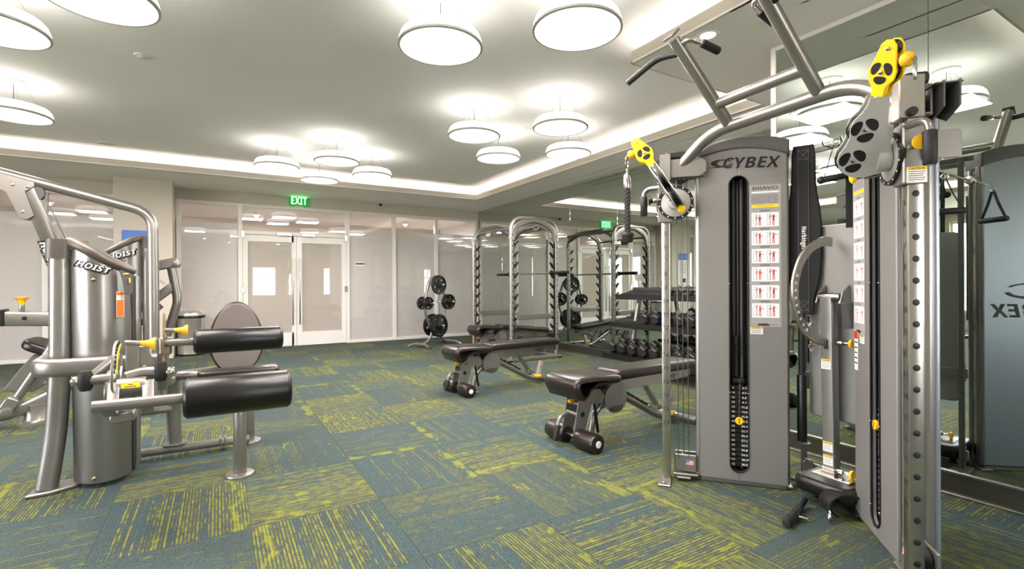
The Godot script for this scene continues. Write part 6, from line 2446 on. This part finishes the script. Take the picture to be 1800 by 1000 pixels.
func make_press() -> void:
	var o := Vector3(-0.5, 0, -6.35)
	var t := thing("press_machine", "silver press arms and bent lever of a machine beside the waste bin", "exercise machine", o)
	cur = Transform3D(Basis(), -o)
	var z := -6.3
	var st := mb()
	tube(st, [Vector3(-0.42, 1.41, z), Vector3(-0.36, 1.04, z), Vector3(-0.475, 0.62, z), Vector3(-0.50, 0.03, z)], 0.042, 0.08, 16)
	obj("lever_arm", st, M.silver, t)
	st = mb()
	tube(st, [Vector3(-0.70, 1.30, z - 0.02), Vector3(-0.52, 1.40, z - 0.02), Vector3(-0.36, 1.44, z - 0.02)], 0.028, 0.08)
	prism(st, rrect(0.22, 0.10, 0.045), pl(Vector3(-0.46, 1.43, z), Vector3(1, 0.25, 0), Vector3.UP), -0.05, 0.05, 0.012, 2)
	cyl(st, Vector3(-0.37, 1.43, z - 0.08), Vector3(-0.37, 1.43, z + 0.08), 0.035)
	obj("pivot_head", st, M.silver, t)
	st = mb()
	bar(st, [Vector3(-0.68, 0.96, z), Vector3(-0.40, 1.20, z)], 0.09, 0.06, Vector3.BACK, 0, 0.012)
	bar(st, [Vector3(-0.72, 0.78, z), Vector3(-0.50, 1.0, z)], 0.05, 0.05, Vector3.BACK, 0, 0.012)
	obj("link_bar", st, M.silver, t)
	st = mb()
	bar(st, [Vector3(-0.62, 1.36, z), Vector3(-0.47, 1.22, z)], 0.03, 0.02, Vector3.BACK, 0, 0.004)
	obj("decal_bar", st, M.paper, t)
	st = mb()
	box(st, Vector3(-0.585, 1.335, z + 0.012), Vector3(0.05, 0.02, 0.004), 0.001, Basis(Vector3.BACK, -0.75))
	obj("red_mark", st, M.red, t)
	st = mb()
	bar(st, [Vector3(-0.85, 0.05, z), Vector3(-0.30, 0.05, z)], 0.08, 0.06, Vector3.UP, 0, 0.02)
	box(st, Vector3(-0.50, 0.012, z), Vector3(0.2, 0.024, 0.3), 0.006)
	obj("base", st, M.silver, t)

# ---------------------------------------------------------------- a trainer far to the left, seen in the mirror only
func make_elliptical() -> void:
	var o := Vector3(-6.0, 0, -4.3)
	var t := thing("elliptical_trainer", "grey elliptical trainer in the far left of the hall, seen in the near mirror", "exercise machine", o)
	cur = Transform3D()
	var st := mb()
	prism(st, PackedVector2Array([Vector2(-0.75, 0.06), Vector2(-0.8, 0.3), Vector2(-0.6, 0.75), Vector2(-0.3, 0.8), Vector2(-0.1, 0.5), Vector2(0.0, 0.1)]), Transform3D(), -0.16, 0.16, 0.05, 3)
	obj("drive_housing", st, M.cap, t)
	st = mb()
	bar(st, [Vector3(-0.8, 0.05, 0), Vector3(1.0, 0.05, 0)], 0.1, 0.08, Vector3.UP, 0, 0.02)
	for x in [-0.75, 0.95]:
		bar(st, [Vector3(x, 0.03, -0.35), Vector3(x, 0.03, 0.35)], 0.08, 0.06, Vector3.UP, 0, 0.02)
	obj("base_frame", st, M.silver, t)
	st = mb()
	bar(st, [Vector3(-0.35, 0.7, 0), Vector3(-0.25, 1.45, 0)], 0.08, 0.1, Vector3.BACK, 0, 0.03)
	obj("mast", st, M.silver, t)
	st = mb()
	prism(st, rrect(0.3, 0.4, 0.05), pl(Vector3(-0.24, 1.5, 0), Vector3(0.3, 1, 0), Vector3.BACK), -0.03, 0.03, 0.012, 2)
	obj("console", st, M.black, t)
	for s in [-1.0, 1.0]:
		st = mb()
		tube(st, [Vector3(-0.35, 0.35, 0.26 * s), Vector3(-0.3, 1.0, 0.26 * s), Vector3(0.0, 1.35, 0.24 * s), Vector3(0.05, 1.6, 0.22 * s)], 0.02, 0.2)
		obj("swing_handle", st, M.silver, t)
		st = mb()
		bar(st, [Vector3(-0.35, 0.35, 0.2 * s), Vector3(0.85, 0.25 - 0.06 * s, 0.2 * s)], 0.06, 0.05, Vector3.UP, 0, 0.015)
		box(st, Vector3(0.4, 0.32 - 0.03 * s, 0.2 * s), Vector3(0.38, 0.05, 0.14), 0.015)
		obj("pedal_arm", st, M.cap, t)
